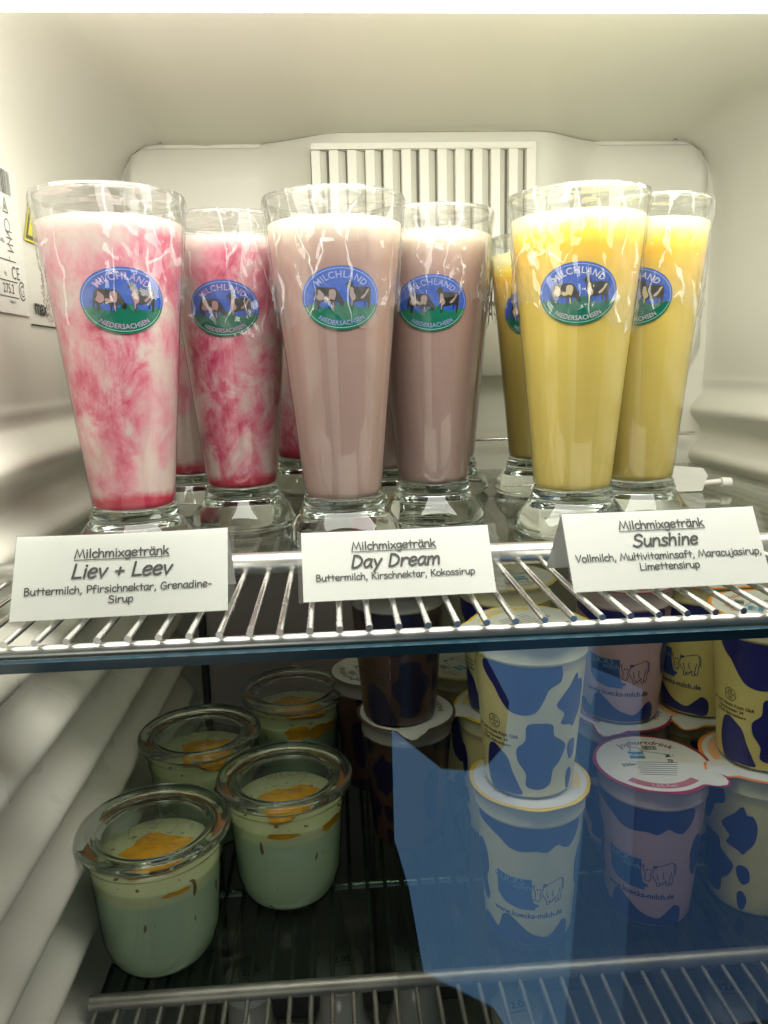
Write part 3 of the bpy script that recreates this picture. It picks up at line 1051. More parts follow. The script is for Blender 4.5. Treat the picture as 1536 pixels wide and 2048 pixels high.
mb.lathe([(max(0.0, a) if 0 < i < len(sp) - 1 else 0.0, b) for i, (a, b) in enumerate(sp)], 96)
foot_me = mb.data('glass_foot', M['base'])
fix_normals(foot_me)

def liquid_mesh(name, mat, top):
    mb = MB()
    pr = [(0, 0.0268), (0.012, 0.0275), (0.0195, 0.0289), (0.0222, 0.0300), (r_out(0.0325) - 0.0007, 0.0325)]
    pr += [(r_out(z) - 0.0005, z) for z in [0.036 + (top - 0.036) * k / 20 for k in range(21)]]
    pr += [(r_out(top) - 0.0020, top + 0.0006), (0.02, top + 0.001), (0, top + 0.001)]
    mb.lathe(pr, 96)
    return mb.data(name, mat)

def emblem_map(dz=0.0):
    zc = 0.141
    def f(u, v, w):
        z = zc + v
        r = r_out(z) + 0.00025 + w
        a = -PI / 2 + u / r_out(zc)
        return Vector((r * math.cos(a), r * math.sin(a), z))
    return f

EA, EB = 0.0220, 0.0166
def half(a, b, upper, n=48, bow=0.0):
    pts = []
    y0 = -0.0035
    for i in range(n + 1):
        t = i / n
        x = -a + 2 * a * t
    th0 = math.asin(y0 / b)
    if upper:
        angs = [th0 + (PI - 2 * th0) * i / n for i in range(n + 1)]
    else:
        angs = [PI - th0 + (PI + 2 * th0) * i / n for i in range(n + 1)]
    return [(a * math.cos(t), b * math.sin(t)) for t in angs]

def emblem_meshes():
    ar = Art()
    up = half(EA, EB, True)
    lo = half(EA, EB, False)
    # wavy horizon: the green runs up a little in the middle
    hz = [(-EA * 0.985 + 2 * EA * 0.985 * i / 16, -0.0035 + 0.0022 * math.sin(i * 0.9) * math.sin(PI * i / 16)) for i in range(1, 16)]
    ar.poly(up + hz, 0, 0.0)
    ar.poly(lo + list(reversed(hz)), 1, 0.0)
    ring = [((EA - 0.0012) * math.cos(2 * PI * i / 90), (EB - 0.0012) * math.sin(2 * PI * i / 90)) for i in range(90)]
    ur = [p for p in ring if p[1] > -0.0035]
    lr = [p for p in ring if p[1] <= -0.0035]
    ar.ribbon(sorted(ur, key=lambda p: math.atan2(p[1] + 0.004, p[0])), 0.00035, 2, 0.00006)
    ar.ribbon(sorted(lr, key=lambda p: -math.atan2(p[0], -p[1])), 0.00035, 3, 0.00006)
    e = ar.mesh('emblem', [M['blue'], M['green'], M['ring'], M['ring_green']], emblem_map(), 0.0025)
    cow1 = [(-.0150, .0052), (-.0142, .0068), (-.0120, .0072), (-.0070, .0066), (-.0040, .0066), (-.0022, .0052), (-.0010, .0030), (.0000, .0010), (.0012, -.0012), (.0016, -.0032), (.0006, -.0046), (-.0008, -.0040),
            (-.0014, -.0022), (-.0030, -.0016), (-.0036, -.0022), (-.0040, -.0058), (-.0050, -.0060), (-.0052, -.0026), (-.0060, -.0024), (-.0064, -.0056), (-.0074, -.0056), (-.0072, -.0018), (-.0100, -.0014), (-.0122, -.0012),
            (-.0126, -.0040), (-.0132, -.0060), (-.0144, -.0058), (-.0142, -.0026), (-.0150, .0000), (-.0158, -.0030), (-.0166, -.0030), (-.0160, .0020)]
    pat1 = [[(-.0128, .0058), (-.0100, .0030), (-.0104, .0000), (-.0128, -.0006), (-.0146, .0012), (-.0134, .0034)], [(-.0068, .0050), (-.0042, .0056), (-.0030, .0036), (-.0040, -.0006), (-.0056, .0000), (-.0080, -.0008), (-.0098, .0006), (-.0088, .0020), (-.0072, .0014)],
            [(-.0046, -.0020), (-.0042, -.0052), (-.0048, -.0054), (-.0051, -.0022)]]
    cow2 = [(.0022, .0086), (.0034, .0092), (.0040, .0104), (.0056, .0106), (.0064, .0096), (.0074, .0094), (.0066, .0084), (.0072, .0072), (.0100, .0074), (.0150, .0072), (.0172, .0072), (.0178, .0050), (.0178, .0010), (.0174, -.0030), (.0168, -.0060), (.0160, -.0058),
            (.0160, -.0020), (.0146, -.0004), (.0146, -.0040), (.0138, -.0040), (.0134, -.0004), (.0110, -.0016), (.0080, -.0018), (.0070, -.0022), (.0066, -.0056), (.0058, -.0062), (.0052, -.0058), (.0056, -.0020), (.0046, .0006), (.0042, .0040), (.0040, .0064), (.0034, .0076), (.0026, .0074)]
    pat2 = [[(.0052, .0064), (.0068, .0062), (.0072, .0036), (.0084, .0012), (.0076, -.0008), (.0066, -.0012), (.0062, -.0040), (.0057, -.0040), (.0056, -.0004), (.0048, .0018)], [(.0112, .0006), (.0124, .0020), (.0140, .0034), (.0152, .0056), (.0166, .0060), (.0154, .0036), (.0140, .0014), (.0122, .0000)]]
    out = []
    def sc_(ps):
        return [(x * 0.94, y * 0.88 - 0.0004) for x, y in ps]
    for cw, pt in ((cow1, pat1), (cow2, pat2)):
        cw, pt = sc_(cw), [sc_(p) for p in pt]
        ar = Art()
        ar.poly(cw, 0, 0.00008)
        for p in pt:
            ar.poly(spline(p, True, 3), 1, 0.00016)
        out.append(ar)
    return e, out

blackcow = P('cow_black', (0.012, 0.012, 0.012), 0.35)
drinks = {}
drinks['pink'] = dict(letter=P('lettering_pinkish', (0.30, 0.20, 0.32), 0.4), patch=P('cow_patch_pink', (0.27, 0.15, 0.15), 0.4))
drinks['lilac'] = dict(letter=P('lettering_bluish', (0.17, 0.20, 0.40), 0.4), patch=P('cow_patch_grey', (0.22, 0.165, 0.15), 0.4))
drinks['yellow'] = dict(letter=P('lettering_greyish', (0.34, 0.33, 0.34), 0.4), patch=P('cow_patch_cream', (0.36, 0.29, 0.15), 0.4))
emb_me = None
for key, d in drinks.items():
    e, cows = emblem_meshes()
    emb_me = emb_me or e
    d['cows'] = [c.mesh('cow', [blackcow, d['patch']], emblem_map(), 0.0025) for c in cows]
    ar = Art()
    ar.type('MILCHLAND', 0.0050, 0, 0, 0, 0.00014, arc=(0.0164, 1, 0.735), bold=0.00008, space=1.12)
    ar.type('NIEDERSACHSEN', 0.0036, 0, 0, 0, 0.00014, arc=(0.0188, -1, 0.70), bold=0.00004, space=1.02)
    d['letter_me'] = ar.mesh('lettering', d['letter'], emblem_map(), 0.0025)
drinks['pink']['liq'] = [liquid_mesh('milkshake', drink_marbled('buttermilk_grenadine', off), 0.183) for off in ((0.02, 0.03, 0.0), (0.31, 0.17, 0.05), (0.53, 0.4, 0.11))]
drinks['lilac']['liq'] = [liquid_mesh('milkshake', drink_layers('buttermilk_cherry', [(0.0, (0.290, 0.200, 0.183)), (0.55, (0.276, 0.183, 0.162)), (0.80, (0.290, 0.169, 0.145)), (0.85, (0.39, 0.26, 0.215)), (0.895, (0.66, 0.56, 0.45))]), 0.183)]
drinks['yellow']['liq'] = [liquid_mesh('milkshake', drink_layers('multivitamin_milk', [(0.0, (0.434, 0.343, 0.098)), (0.5, (0.46, 0.36, 0.085)), (0.70, (0.50, 0.37, 0.075)), (0.79, (0.60, 0.385, 0.030)), (0.835, (0.74, 0.43, 0.006)), (0.865, (0.80, 0.62, 0.04)), (0.90, (0.80, 0.74, 0.40))]), 0.1845)]

def film_mesh(seed, low):
    """cling film stretched over the rim and pressed down the glass in loose folds"""
    rnd = random.Random(seed)
    n, m = 150, 34
    vs, fs = [], []
    off = Vector((seed * 3.1, seed * 1.7, 0))
    def ridge(p):
        return max(0.0, 1 - abs(noise.noise(p)) * 3.2) ** 2
    vs.append((0, 0, GH + 0.0004))
    rows = []
    for j in range(1, 7):
        r = (RR1 + 0.0002) * j / 6
        row = []
        for i in range(n):
            a = 2 * PI * i / n
            z = GH + 0.0014 + (0.0 if j == 6 else -0.0009 + 0.0010 * noise.noise(Vector((r * 70 * math.cos(a), r * 70 * math.sin(a), seed))))
            row.append(len(vs))
            vs.append((r * math.cos(a), r * math.sin(a), z))
        rows.append(row)
    zl = []
    for i in range(n):
        a = 2 * PI * i / n
        zl.append(low + 0.016 * noise.noise(Vector((math.cos(a) * 1.6, math.sin(a) * 1.6, seed * 2.3))) + 0.006 * noise.noise(Vector((math.cos(a) * 7, math.sin(a) * 7, seed))))
    for j in range(1, m + 1):
        t = j / m
        row = []
        for i in range(n):
            a = 2 * PI * i / n
            z = GH + 0.001 - (GH - zl[i]) * t
            s = a + 1.1 * t + 0.8 * noise.noise(Vector((math.cos(a), math.sin(a), t * 2 + seed)))
            f = ridge(Vector((math.cos(s) * 3.2, math.sin(s) * 3.2, t * 1.1)) + off)
            g = ridge(Vector((math.cos(a - 1.6 * t) * 5.0, math.sin(a - 1.6 * t) * 5.0, t * 2.2)) - off)
            amp = 0.0004 + 0.0022 * min(1.0, t * 1.4)
            r = r_out(z) + 0.0007 + amp * (0.65 * f + 0.5 * g) + 0.0010 * t * t * max(0, noise.noise(Vector((math.cos(a) * 2, math.sin(a) * 2, seed + 9))))
            row.append(len(vs))
            vs.append((r * math.cos(a), r * math.sin(a), z))
        rows.append(row)
    for i in range(n):
        fs.append((0, rows[0][i], rows[0][(i + 1) % n]))
    for A, B in zip(rows[:-1], rows[1:]):
        for i in range(n):
            j = (i + 1) % n
            fs.append((A[i], B[i], B[j], A[j]))
    mb = MB()
    mb.add(vs, fs, 0, True)
    return mb.data('cling_film', M['film'])
films = [film_mesh(2, 0.138), film_mesh(5, 0.126), film_mesh(9, 0.132)]

def milkshake(kind, label, x, y, face, li=0, fi=0, lrot=0.0, frot=0.0, group=None):
    x, y = P2(x, y)
    t = thing('milkshake_glass', label, 'milkshake', (x, y, 0.0), 0.0, group)
    d = drinks[kind]
    part('glass_body', body_me, t)
    part('glass_foot', foot_me, t)
    part('milkshake', d['liq'][li], t, rz=lrot)
    e = part('emblem', emb_me, t, rz=face)
    part('lettering', d['letter_me'], e)
    for c in d['cows']:
        part('cow', c, e)
    part('cling_film', films[fi], t, rz=frot)
    return t

GRP = 'cling-filmed milkshake glasses on the upper shelf'
R = math.radians
# angle that turns the emblem to the camera: atan(x / y)
def fc(x, y, extra=0.0):
    return -math.atan2(x, y) + R(extra)
milkshake('pink', 'large pink and white marbled milkshake in the front row, beside the wall with printed labels', -0.1115, 0.4520, fc(-0.1115, 0.452, 6), 0, 0, 0.5, 0.3, GRP)
milkshake('pink', 'pink marbled milkshake in the second row, between the front pink and the front lilac glass', -0.0560, 0.520, fc(-0.056, 0.52, -8), 0, 1, 2.6, 2.1, GRP)
milkshake('lilac', 'dull lilac milkshake in the front row, between the pink marbled and yellow glasses', 0.0105, 0.463, fc(0.0105, 0.463, 5), 0, 2, 0, 1.0, GRP)
milkshake('lilac', 'dull lilac milkshake in the second row, between the front lilac and the yellow glasses', 0.0720, 0.509, fc(0.072, 0.509, 2), 0, 0, 1, 4.0, GRP)
milkshake('yellow', 'yellow milkshake in the front row, directly behind the card with its open end showing', 0.1515, 0.460, fc(0.1515, 0.46, 3), 0, 1, 0, 4.3, GRP)
milkshake('yellow', 'yellow milkshake half hidden behind the front yellow glass, beside the white clip', 0.2025, 0.4870, fc(0.2025, 0.487, -6), 0, 2, 1.4, 3.0, GRP)
milkshake('yellow', 'yellow milkshake at the back, a narrow strip between lilac and yellow glasses', 0.1725, 0.6110, fc(0.1725, 0.611, -12), 0, 0, 2.2, 2.6, GRP)
milkshake('pink', 'deep red milkshake at the back, showing as a sliver between the two pink glasses', -0.1018, 0.595, fc(-0.1, 0.595, 30), 2, 1, 0.8, 1.4, GRP)
milkshake('pink', 'orange-red milkshake at the back, showing between a pink and the front lilac glass', -0.0170, 0.672, fc(0, 0.67, 25), 2, 2, 3.6, 0.2, GRP)
milkshake('lilac', 'lilac milkshake at the back, a dark strip between the two lilac glasses', 0.0450, 0.5850, fc(0.048, 0.585, 20), 0, 1, 2.0, 2.2, GRP)
milkshake('lilac', 'lilac milkshake at the back, a thin edge showing past the second-row lilac glass', 0.1000, 0.630, fc(0.1, 0.63, -20), 0, 0, 3.0, 3.3, GRP)

# ------------------------------------------------------------------ paper cards
def card(label, bl, br, lean, hgt, lines, sleeve=(0.004, 0.005), tent=True, curl=0.0):
    bl, br = Vector((*P2(bl[0], bl[1]), bl[2])), Vector((*P2(br[0], br[1]), br[2]))
    ux = (br - bl)
    w = ux.length
    rz = math.atan2(ux.y, ux.x)
    t = thing('price_card', label, 'price card', bl, rz, 'folded price cards along the shelf front')
    ca, sa = math.cos(lean), math.sin(lean)
    th = 0.0005
    def front(u, v, l):
        d = curl * math.sin(PI * u / w) * (v / hgt)
        return Vector((u, v * sa - l * ca + d, v * ca + l * sa))
    mb = MB()
    nu, nv = 16, 6
    vs, fs = [], []
    for j in range(nv + 1):
        for i in range(nu + 1):
            vs.append(front(w * i / nu, hgt * j / nv, 0))
    k = nu + 1
    for j in range(nv):
        for i in range(nu):
            fs.append((j * k + i, j * k + i + 1, (j + 1) * k + i + 1, (j + 1) * k + i))
    # back leaf of the folded card
    ytop, ztop = hgt * sa, hgt * ca
    b = len(vs)
    for j in range(nv + 1):
        for i in range(nu + 1):
            v = j / nv
            vs.append((w * i / nu, ytop + 0.0004 + (0.9 * ytop + 0.004) * v + curl * math.sin(PI * i / nu) * (1 - v), ztop * (1 - v)))
    for j in range(nv):
        for i in range(nu):
            fs.append((b + j * k + i, b + j * k + i + 1, b + (j + 1) * k + i + 1, b + (j + 1) * k + i))
    mb.add(vs, fs)
    mb.build('card', M['paper'], t)
    ar = Art()
    x0, x1 = -sleeve[0], w + sleeve[1]
    ar.poly([(x0, -0.0006), (x1, -0.0006), (x1 - 0.0003, hgt + 0.0004), (x0 + 0.0003, hgt + 0.0004)], 0, 0.0006)
    sl = part('sleeve', ar.mesh('sleeve', M['sleeve'], front, 0.006), t)
    ar = Art()
    for txt, h, cx, cy, wt, sla, ul in lines:
        tw = ar.hand(txt, h, cx, cy, wt, 0, sla, 0.0)
        if ul:
            ar.ribbon([(cx - tw / 2, cy - 0.17 * h), (cx + tw / 2, cy - 0.17 * h)], 0.07 * h, 0, 3e-5)
    part('lettering', ar.mesh('lettering', M['ink'], lambda u, v, l: front(u, v, 0.0003 + l), 0.006), t)
    return t

card('white folded card in clear sleeve, standing before the front pink milkshake', (-0.1381, 0.3283, 0.0005), (-0.0453, 0.3304, 0.0005), 0.54, 0.0385,
     [('Milchmixgetränk', 0.00545, 0.0465, 0.0275, 0.12, 0, True), ('Liev + Leev', 0.0085, 0.0465, 0.0182, 0.12, 0.2, False),
      ('Buttermilch, Pfirsichnektar, Grenadine-', 0.00445, 0.0455, 0.0112, 0.115, 0, False), ('Sirup', 0.00445, 0.0465, 0.0062, 0.115, 0, False)], (0.0005, 0.0032), curl=-0.0022)
card('white folded card in clear sleeve, standing before the front lilac milkshake', (-0.0122, 0.3364, 0.0005), (0.0767, 0.3382, 0.0005), 0.58, 0.0335,
     [('Milchmixgetränk', 0.00525, 0.0430, 0.0240, 0.12, 0, True), ('Day Dream', 0.0082, 0.0430, 0.0152, 0.125, 0.2, False),
      ('Buttermilch, Kirschnektar, Kokossirup', 0.00425, 0.0430, 0.0094, 0.115, 0, False)], (0.0022, 0.0042), curl=-0.0013)
card('white folded card with its open end showing, standing before the front yellow milkshake', (0.1113, 0.3318, 0.0005), (0.2066, 0.3328, 0.0005), 0.56, 0.0384,
     [('Milchmixgetränk', 0.00555, 0.0475, 0.0295, 0.12, 0, True), ('Sunshine', 0.0079, 0.0475, 0.0207, 0.125, 0.2, False),
      ('Vollmilch, Multivitaminsaft, Maracujasirup,', 0.0046, 0.0485, 0.0142, 0.115, 0, False), ('Limettensirup', 0.0046, 0.0475, 0.0090, 0.115, 0, False)], (0.0012, 0.0030), curl=-0.0008)

# ------------------------------------------------------------------ yoghurt cups
CH, CR0, CR1 = 0.1005, 0.0272, 0.0342
def rc(z):
    return CR0 + (CR1 - CR0) * z / 0.088
mb = MB()
mb.lathe([(0, 0.0022), (0.022, 0.0022), (0.0245, 0.0002), (0.0262, 0.0004), (0.0270, 0.0020)] + [(rc(z), z) for z in (0.003, 0.01, 0.02, 0.03, 0.04, 0.05, 0.06, 0.07, 0.08, 0.0865)] +
         [(0.0349, 0.0872), (0.0349, 0.0885), (0.0340, 0.0893), (0.0345, 0.0950), (0.0350, 0.0985), (0.0366, 0.0990), (0.0366, 0.1000), (0.030, 0.1000), (0, 0.1000)], 72)
cup_profile = mb

def cup_map(u, v, w):
    r = rc(v) + 0.00018 + w
    a = -PI / 2 + u / 0.0307
    return Vector((r * math.cos(a), r * math.sin(a), v))

def cup_print():
    """cow-hide spots all round the cup; front = logo side at u = 0, address side at u = pi * r"""
    h = 0.0307
    half = PI * h
    ar = Art()
    def bl(pts, dx=0.0, mi=0):
        ar.poly(spline([(x + dx, z) for x, z in pts], True, 5), mi)
    T = 0.0862
    # logo side
    bl([(-.034, T), (-.018, T), (.0, T), (.018, T), (.031, T), (.032, .078), (.026, .070), (.021, .0705), (.016, .0735), (.010, .0695), (.004, .0705), (-.006, .0695), (-.012, .071), (-.018, .0755), (-.026, .079), (-.033, .081)])
    bl([(-.040, .003), (-.030, .002), (-.012, .002), (.006, .002), (.018, .002), (.029, .002), (.030, .012), (.025, .0165), (.020, .0125), (.014, .0075), (.007, .0085), (.0, .0115), (-.006, .0165), (-.013, .0215), (-.018, .0195), (-.0205, .012), (-.023, .0085), (-.030, .012), (-.038, .010)])
    bl([(-.040, .060), (-.034, .066), (-.029, .060), (-.028, .048), (-.031, .038), (-.029, .028), (-.033, .022), (-.039, .030), (-.041, .044)])
    bl([(.033, .054), (.037, .064), (.044, .060), (.046, .046), (.041, .034), (.036, .038), (.034, .046)])
    # address side
    A = half
    bl([(-.029, T), (-.010, T), (.012, T), (.0145, T), (.0150, .077), (.0080, .072), (.0055, .066), (.001, .058), (-.006, .0555), (-.014, .057), (-.019, .0625), (-.024, .071), (-.028, .075), (-.032, .081)], A)
    bl([(.026, .079), (.0285, .074), (.032, .0735), (.0345, .066), (.0335, .055), (.0295, .048), (.0270, .0445), (.0235, .0465), (.0165, .049), (.0185, .055), (.0130, .061), (.0165, .067), (.021, .072)], A)
    bl([(-.004, .0490), (.004, .0505), (.011, .049), (.0125, .042), (.0175, .038), (.0215, .033), (.0175, .024), (.0130, .019), (.0115, .010), (.0050, .0065), (-.0040, .0085), (-.0045, .017), (-.0095, .025), (-.0100, .033), (-.0050, .039)], A)
    bl([(-.031, .029), (-.026, .0325), (-.021, .030), (-.016, .0255), (-.013, .017), (-.0085, .0075), (-.007, .0025), (-.018, .0018), (-.030, .002), (-.034, .014)], A)
    bl([(.0235, .033), (.0265, .036), (.031, .034), (.032, .026), (.028, .022), (.0245, .026)], A)
    bl([(.0245, .014), (.028, .0165), (.031, .011), (.029, .003), (.0255, .004)], A)
    return ar.mesh('printed_spots', M['navy'], cup_map, 0.003)
spots_me = cup_print()

def cup_logo():
    ar = Art()
    # blue block with ragged foot, a printed line at its top, and a line-drawn cow
    ar.poly([(-.0205, .0520), (-.0150, .0505), (-.0060, .0500), (.0015, .0500), (.0015, .0395), (.0030, .0330), (.0060, .0320), (.0060, .0305), (.0040, .0300), (.0040, .0280), (-.0060, .0280), (-.0150, .0300), (-.0180, .0325), (-.0205, .0360)], 1)
    ar.type('KÜCKS', 0.0062, -0.0125, 0.0478, 2, 0.00008, bold=0.00005)
    ar.type('milch', 0.0052, -0.0045, 0.0442, 2, 0.00008, bold=0.00004)
    cow = [[(.0030, .0470), (.0028, .0440), (.0040, .0400), (.0035, .0365), (.0045, .0350), (.0065, .0350), (.0075, .0372), (.0070, .0400), (.0085, .0430), (.0090, .0470)],
           [(.0015, .0445), (.0000, .0450), (.0012, .0462), (.0028, .0452)], [(.0088, .0445), (.0105, .0452), (.0108, .0465), (.0090, .0460)],
           [(.0090, .0455), (.0120, .0465), (.0160, .0478), (.0200, .0490), (.0215, .0470), (.0220, .0420), (.0215, .0390)],
           [(.0082, .0400), (.0095, .0370), (.0110, .0345), (.0112, .0320), (.0128, .0320), (.0130, .0345), (.0140, .0330), (.0150, .0330), (.0152, .0350)],
           [(.0152, .0350), (.0160, .0345), (.0170, .0360), (.0172, .0325), (.0188, .0325), (.0190, .0360), (.0196, .0390), (.0200, .0420)],
           [(.0190, .0350), (.0198, .0330), (.0208, .0330), (.0212, .0365), (.0215, .0400)], [(.0215, .0480), (.0228, .0460), (.0226, .0420), (.0232, .0400)],
           [(.0150, .0420), (.0148, .0390), (.0156, .0370)], [(.0110, .0410), (.0114, .0380), (.0122, .0365)]]
    for i, c in enumerate(cow):
        ar.ribbon(spline(c, k=4), 0.0005, 0, i * 2e-5)
    for x in (.0050, .0068):
        ar.ellipse(x, .0432, .0006, .0006, 0, 0.0, 8)
    ar.type('www.kuecks-milch.de', 0.0054, 0.0, 0.0235, 0, 0.0, bold=0.00012, space=1.0)
    return ar.mesh('printed_logo', [M['navy'], M['print_blue'], M['print_light']], cup_map, 0.003)
logo_me = cup_logo()

def cup_address():
    ar = Art()
    A = PI * 0.0307
    x = A - 0.0225
    ar.ribbon([(x - 0.0025 + 0.0042 * math.cos(t / 8), 0.0475 + 0.0042 * math.sin(t / 8)) for t in range(50)], 0.0004, closed=True)
    ar.type('DE', 0.0022, x - 0.0025, 0.0497, bold=0.00004)
    ar.type('NI 018', 0.0022, x - 0.0025, 0.0475, bold=0.00004)
    ar.type('EG', 0.0022, x - 0.0025, 0.0453, bold=0.00004)
    for k, s in enumerate(('Jörg und Alexia Kück GbR', 'Harmhausen 24', '27245 Bahrenburg')):
        ar.type(s, 0.0031, x - 0.0030, 0.0405 - 0.0032 * k, bold=0.00006)
    return ar.mesh('printed_address', M['ink'], cup_map, 0.003)
addr_me = cup_address()

def lid_mesh(col, ring, seed):
    """foil lid with a coloured border, a white face, a pull tab and slightly wavy edge"""
    rnd = random.Random(seed)
    ar = Art()
    n = 96
    out, inn = [], []
    for i in range(n):
        a = 2 * PI * i / n
        d = math.atan2(math.sin(a - R(-28)), math.cos(a - R(-28)))
        tabr = 0.0105 * max(0.0, 1 - abs(d) / 0.34) ** 1.0
        rr = 0.0378 + 0.0003 * math.sin(7 * a + seed) + tabr
        out.append((rr * math.cos(a), rr * math.sin(a)))
        ri = 0.0354 + tabr * 1.12
        inn.append((ri * math.cos(a), ri * math.sin(a)))
    ar.poly(out, 1, 0.0)
    ar.poly(inn, 0, 0.00012)
    return ar

def lid_map(seed):
    def f(u, v, w):
        r = math.hypot(u, v)
        z = CH + 0.0001 + w
        if r > 0.0352:
            a = math.atan2(v, u)
            z += 0.0009 * noise.noise(Vector((math.cos(a) * 3, math.sin(a) * 3, seed))) * (r - 0.0352) / 0.003 - 0.10 * (r - 0.0366 if r > 0.0366 else 0)
        z += 0.0003 * noise.noise(Vector((u * 60, v * 60, seed)))
        return Vector((u, v, z))
    return f

foil = P('white_foil', (0.66, 0.66, 0.62), 0.35, coat=0.2, bump=(150, 0.1, 0.0006))
def make_lid(kind):
    colr = {'vanilla': (0.72, 0.50, 0.02), 'pink': (0.30, 0.012, 0.06), 'orange': (0.80, 0.25, 0.02), 'choc': (0.09, 0.05, 0.035)}[kind]
    ar = lid_mesh(None, colr, len(kind))
    me = ar.mesh('lid', [foil, P('lid_border_' + kind, colr, 0.35)], lid_map(len(kind)), 0.004)
    ink = P('lid_ink_' + kind, {'vanilla': (0.45, 0.33, 0.05), 'pink': (0.25, 0.03, 0.07), 'orange': (0.5, 0.16, 0.02), 'choc': (0.06, 0.035, 0.025)}[kind], 0.4)
    pale = P('lid_sash_' + kind, {'vanilla': (0.70, 0.55, 0.20), 'pink': (0.45, 0.13, 0.18), 'orange': (0.80, 0.40, 0.15), 'choc': (0.20, 0.12, 0.09)}[kind], 0.4)
    ar = Art()
    ar.type('Joghurtdrink', 0.0078, 0, 0, 0, 0.0, arc=(0.0265, 1), bold=0.0001, shear=0.25)
    ar2 = ar
    # sash along the right
    o, i_ = [], []
    for k in range(17):
        a = R(-62 + 88 * k / 16) - PI / 2 + R(20)
        o.append((0.0318 * math.cos(a), 0.0318 * math.sin(a)))
        i_.append((0.0262 * math.cos(a), 0.0262 * math.sin(a)))
    ar.poly(o + list(reversed(i_)), 1)
    ar.type('1,5% Fett', 0.0042, 0, 0, 3, 0.0001, arc=(0.0290, -1), bold=0.0)
    ar.poly([(-.013, .0045), (-.003, .0045), (-.003, .0135), (-.013, .0135)], 2)
    ar.ribbon([(-.011, .014), (-.010, .019), (-.006, .020), (-.003, .0165), (-.003, .0135)], 0.0005, 4)
    ar.type('Kück', 0.005, -.008, .009, 3, 0.0001, rot=0.0, bold=0.0001)
    ar.type('www.kuecks-milch.de', 0.0026, 0.006, 0.012, 2, 0.0, rot=-0.3, bold=0.00004)
    r3 = random.Random(3)
    x = -.002
    while x < .007:
        wdt = r3.choice((.0003, .0005, .0008))
        ar.poly([(x, .016), (x + wdt, .016), (x + wdt, .022), (x, .022)], 4)
        x += wdt + r3.choice((.0004, .0006))
    ar.type('M. 05', 0.0050, .012, .005, 4, 0.0, rot=-1.57, bold=0.0001)
    ar.type('250g', 0.0048, -.016, -.004, 4, 0.0, rot=0.2, bold=0.0001)
    for k in range(7):
        yy = .000 - .0026 * k
        ar.ribbon([(-.010 - .001 * (k % 2), yy), (.016 - .0008 * k, yy)], 0.0006, 5)
    lt = ar.mesh('lid_print', [ink, pale, P('lid_blue', (0.06, 0.25, 0.42), 0.4), foil, M['ink'], M['ink_grey']], lambda u, v, w: lid_map(len(kind))(u, v, w + 0.0002), 0.004)
    return me, lt

shells = {'vanilla': (0.78, 0.71, 0.34), 'pink': (0.54, 0.36, 0.38), 'orange': (0.76, 0.66, 0.22), 'choc': (0.065, 0.033, 0.024)}
cups = {}
for k, c in shells.items():
    me = cup_profile.data('cup_body', P('cup_plastic_' + k, c, 0.28, sss=0.2, coat=0.2))
    # translucent neck ring above the print
    me.materials.append(P('cup_neck_' + k, tuple(0.6 * a + 0.4 * b for a, b in zip(c, (0.42, 0.45, 0.42))), 0.25, coat=0.3))
    for p in me.polygons:
        if p.center.z > 0.087:
            p.material_index = 1
    l, lp_ = make_lid(k)
    cups[k] = (me, l, lp_)

spots_dark = spots_me.copy()
spots_dark.name = 'printed_spots_dark'
spots_dark.materials[0] = P('printed_dark', (0.010, 0.008, 0.028), 0.35)

def make_cup(kind, label, x, y, z, rz, lrz, group='yoghurt cups on the lower shelf'):
    x, y = P2(x, y)
    t = thing('yoghurt_cup', label, 'yoghurt cup', (x, y, z), 0.0, group)
    me, l, lt = cups[kind]
    b = part('cup_body', me, t, rz=rz)
    part('printed_spots', spots_dark if kind == 'choc' else spots_me, b)
    part('printed_logo', logo_me, b)
    part('printed_address', addr_me, b)
    ld = part('lid', l, t, rz=lrz)
    part('lid_print', lt, ld)
    return t

ZL = -0.2551
Z2 = ZL + CH + 0.0016
def face(x, y, ex=0.0):
    return -math.atan2(x, y) + R(ex)
make_cup('vanilla', 'cream cup with blue cow spots and web address, bottom of the front stack, yellow-edged lid', 0.1215, 0.441, ZL, face(.1215, .441, 2), R(100))
make_cup('vanilla', 'cream cup with large blue spots and address print, on top of the front stack', 0.1208, 0.4405, Z2, face(.1208, .4405, 180 + 6), R(-150))
make_cup('pink', 'single mauve yoghurt cup with an open view of its dark red edged lid', 0.2055, 0.449, ZL, face(.2055, .449, -9), R(-8))
make_cup('pink', 'mauve cup under another mauve cup, its lid tab pointing forward', 0.2150, 0.528, ZL, face(.215, .528, 150), R(-95))
make_cup('pink', 'mauve cup with cow drawing and web address, on top of the rear stack', 0.2135, 0.527, Z2, face(.2135, .527, -3), R(40))
make_cup('orange', 'yellow cup with dark spots beside the single mauve cup, under another yellow cup', 0.2790, 0.4500, ZL, face(.279, .45, 120), R(-130))
make_cup('orange', 'yellow cup with big dark spots, on top of the stack beside the single mauve cup', 0.2800, 0.4500, Z2, face(.28, .45, 188), R(60))
make_cup('orange', 'yellow cup in the rear yellow stack, under another yellow cup, orange-edged lid', 0.2760, 0.5290, ZL, face(.276, .529, 60), R(-100))
make_cup('orange', 'yellow cup with blue spots, on top of the rear yellow stack', 0.2755, 0.5290, Z2, face(.2755, .529, -40), R(20))
make_cup('orange', 'orange-edged cup alone at the very back, between the mauve and yellow stacks', 0.2830, 0.6120, ZL, face(.283, .612, 40), R(-60))
make_cup('choc', 'brown cup with dark spots, bottom of the chocolate stack, dark-edged lid', 0.0545, 0.5480, ZL, face(.0545, .548, 100), R(-60))
make_cup('choc', 'brown cup with dark spots and address print, on top of the chocolate stack', 0.0490, 0.5440, Z2, face(.049, .544, 190), R(60))
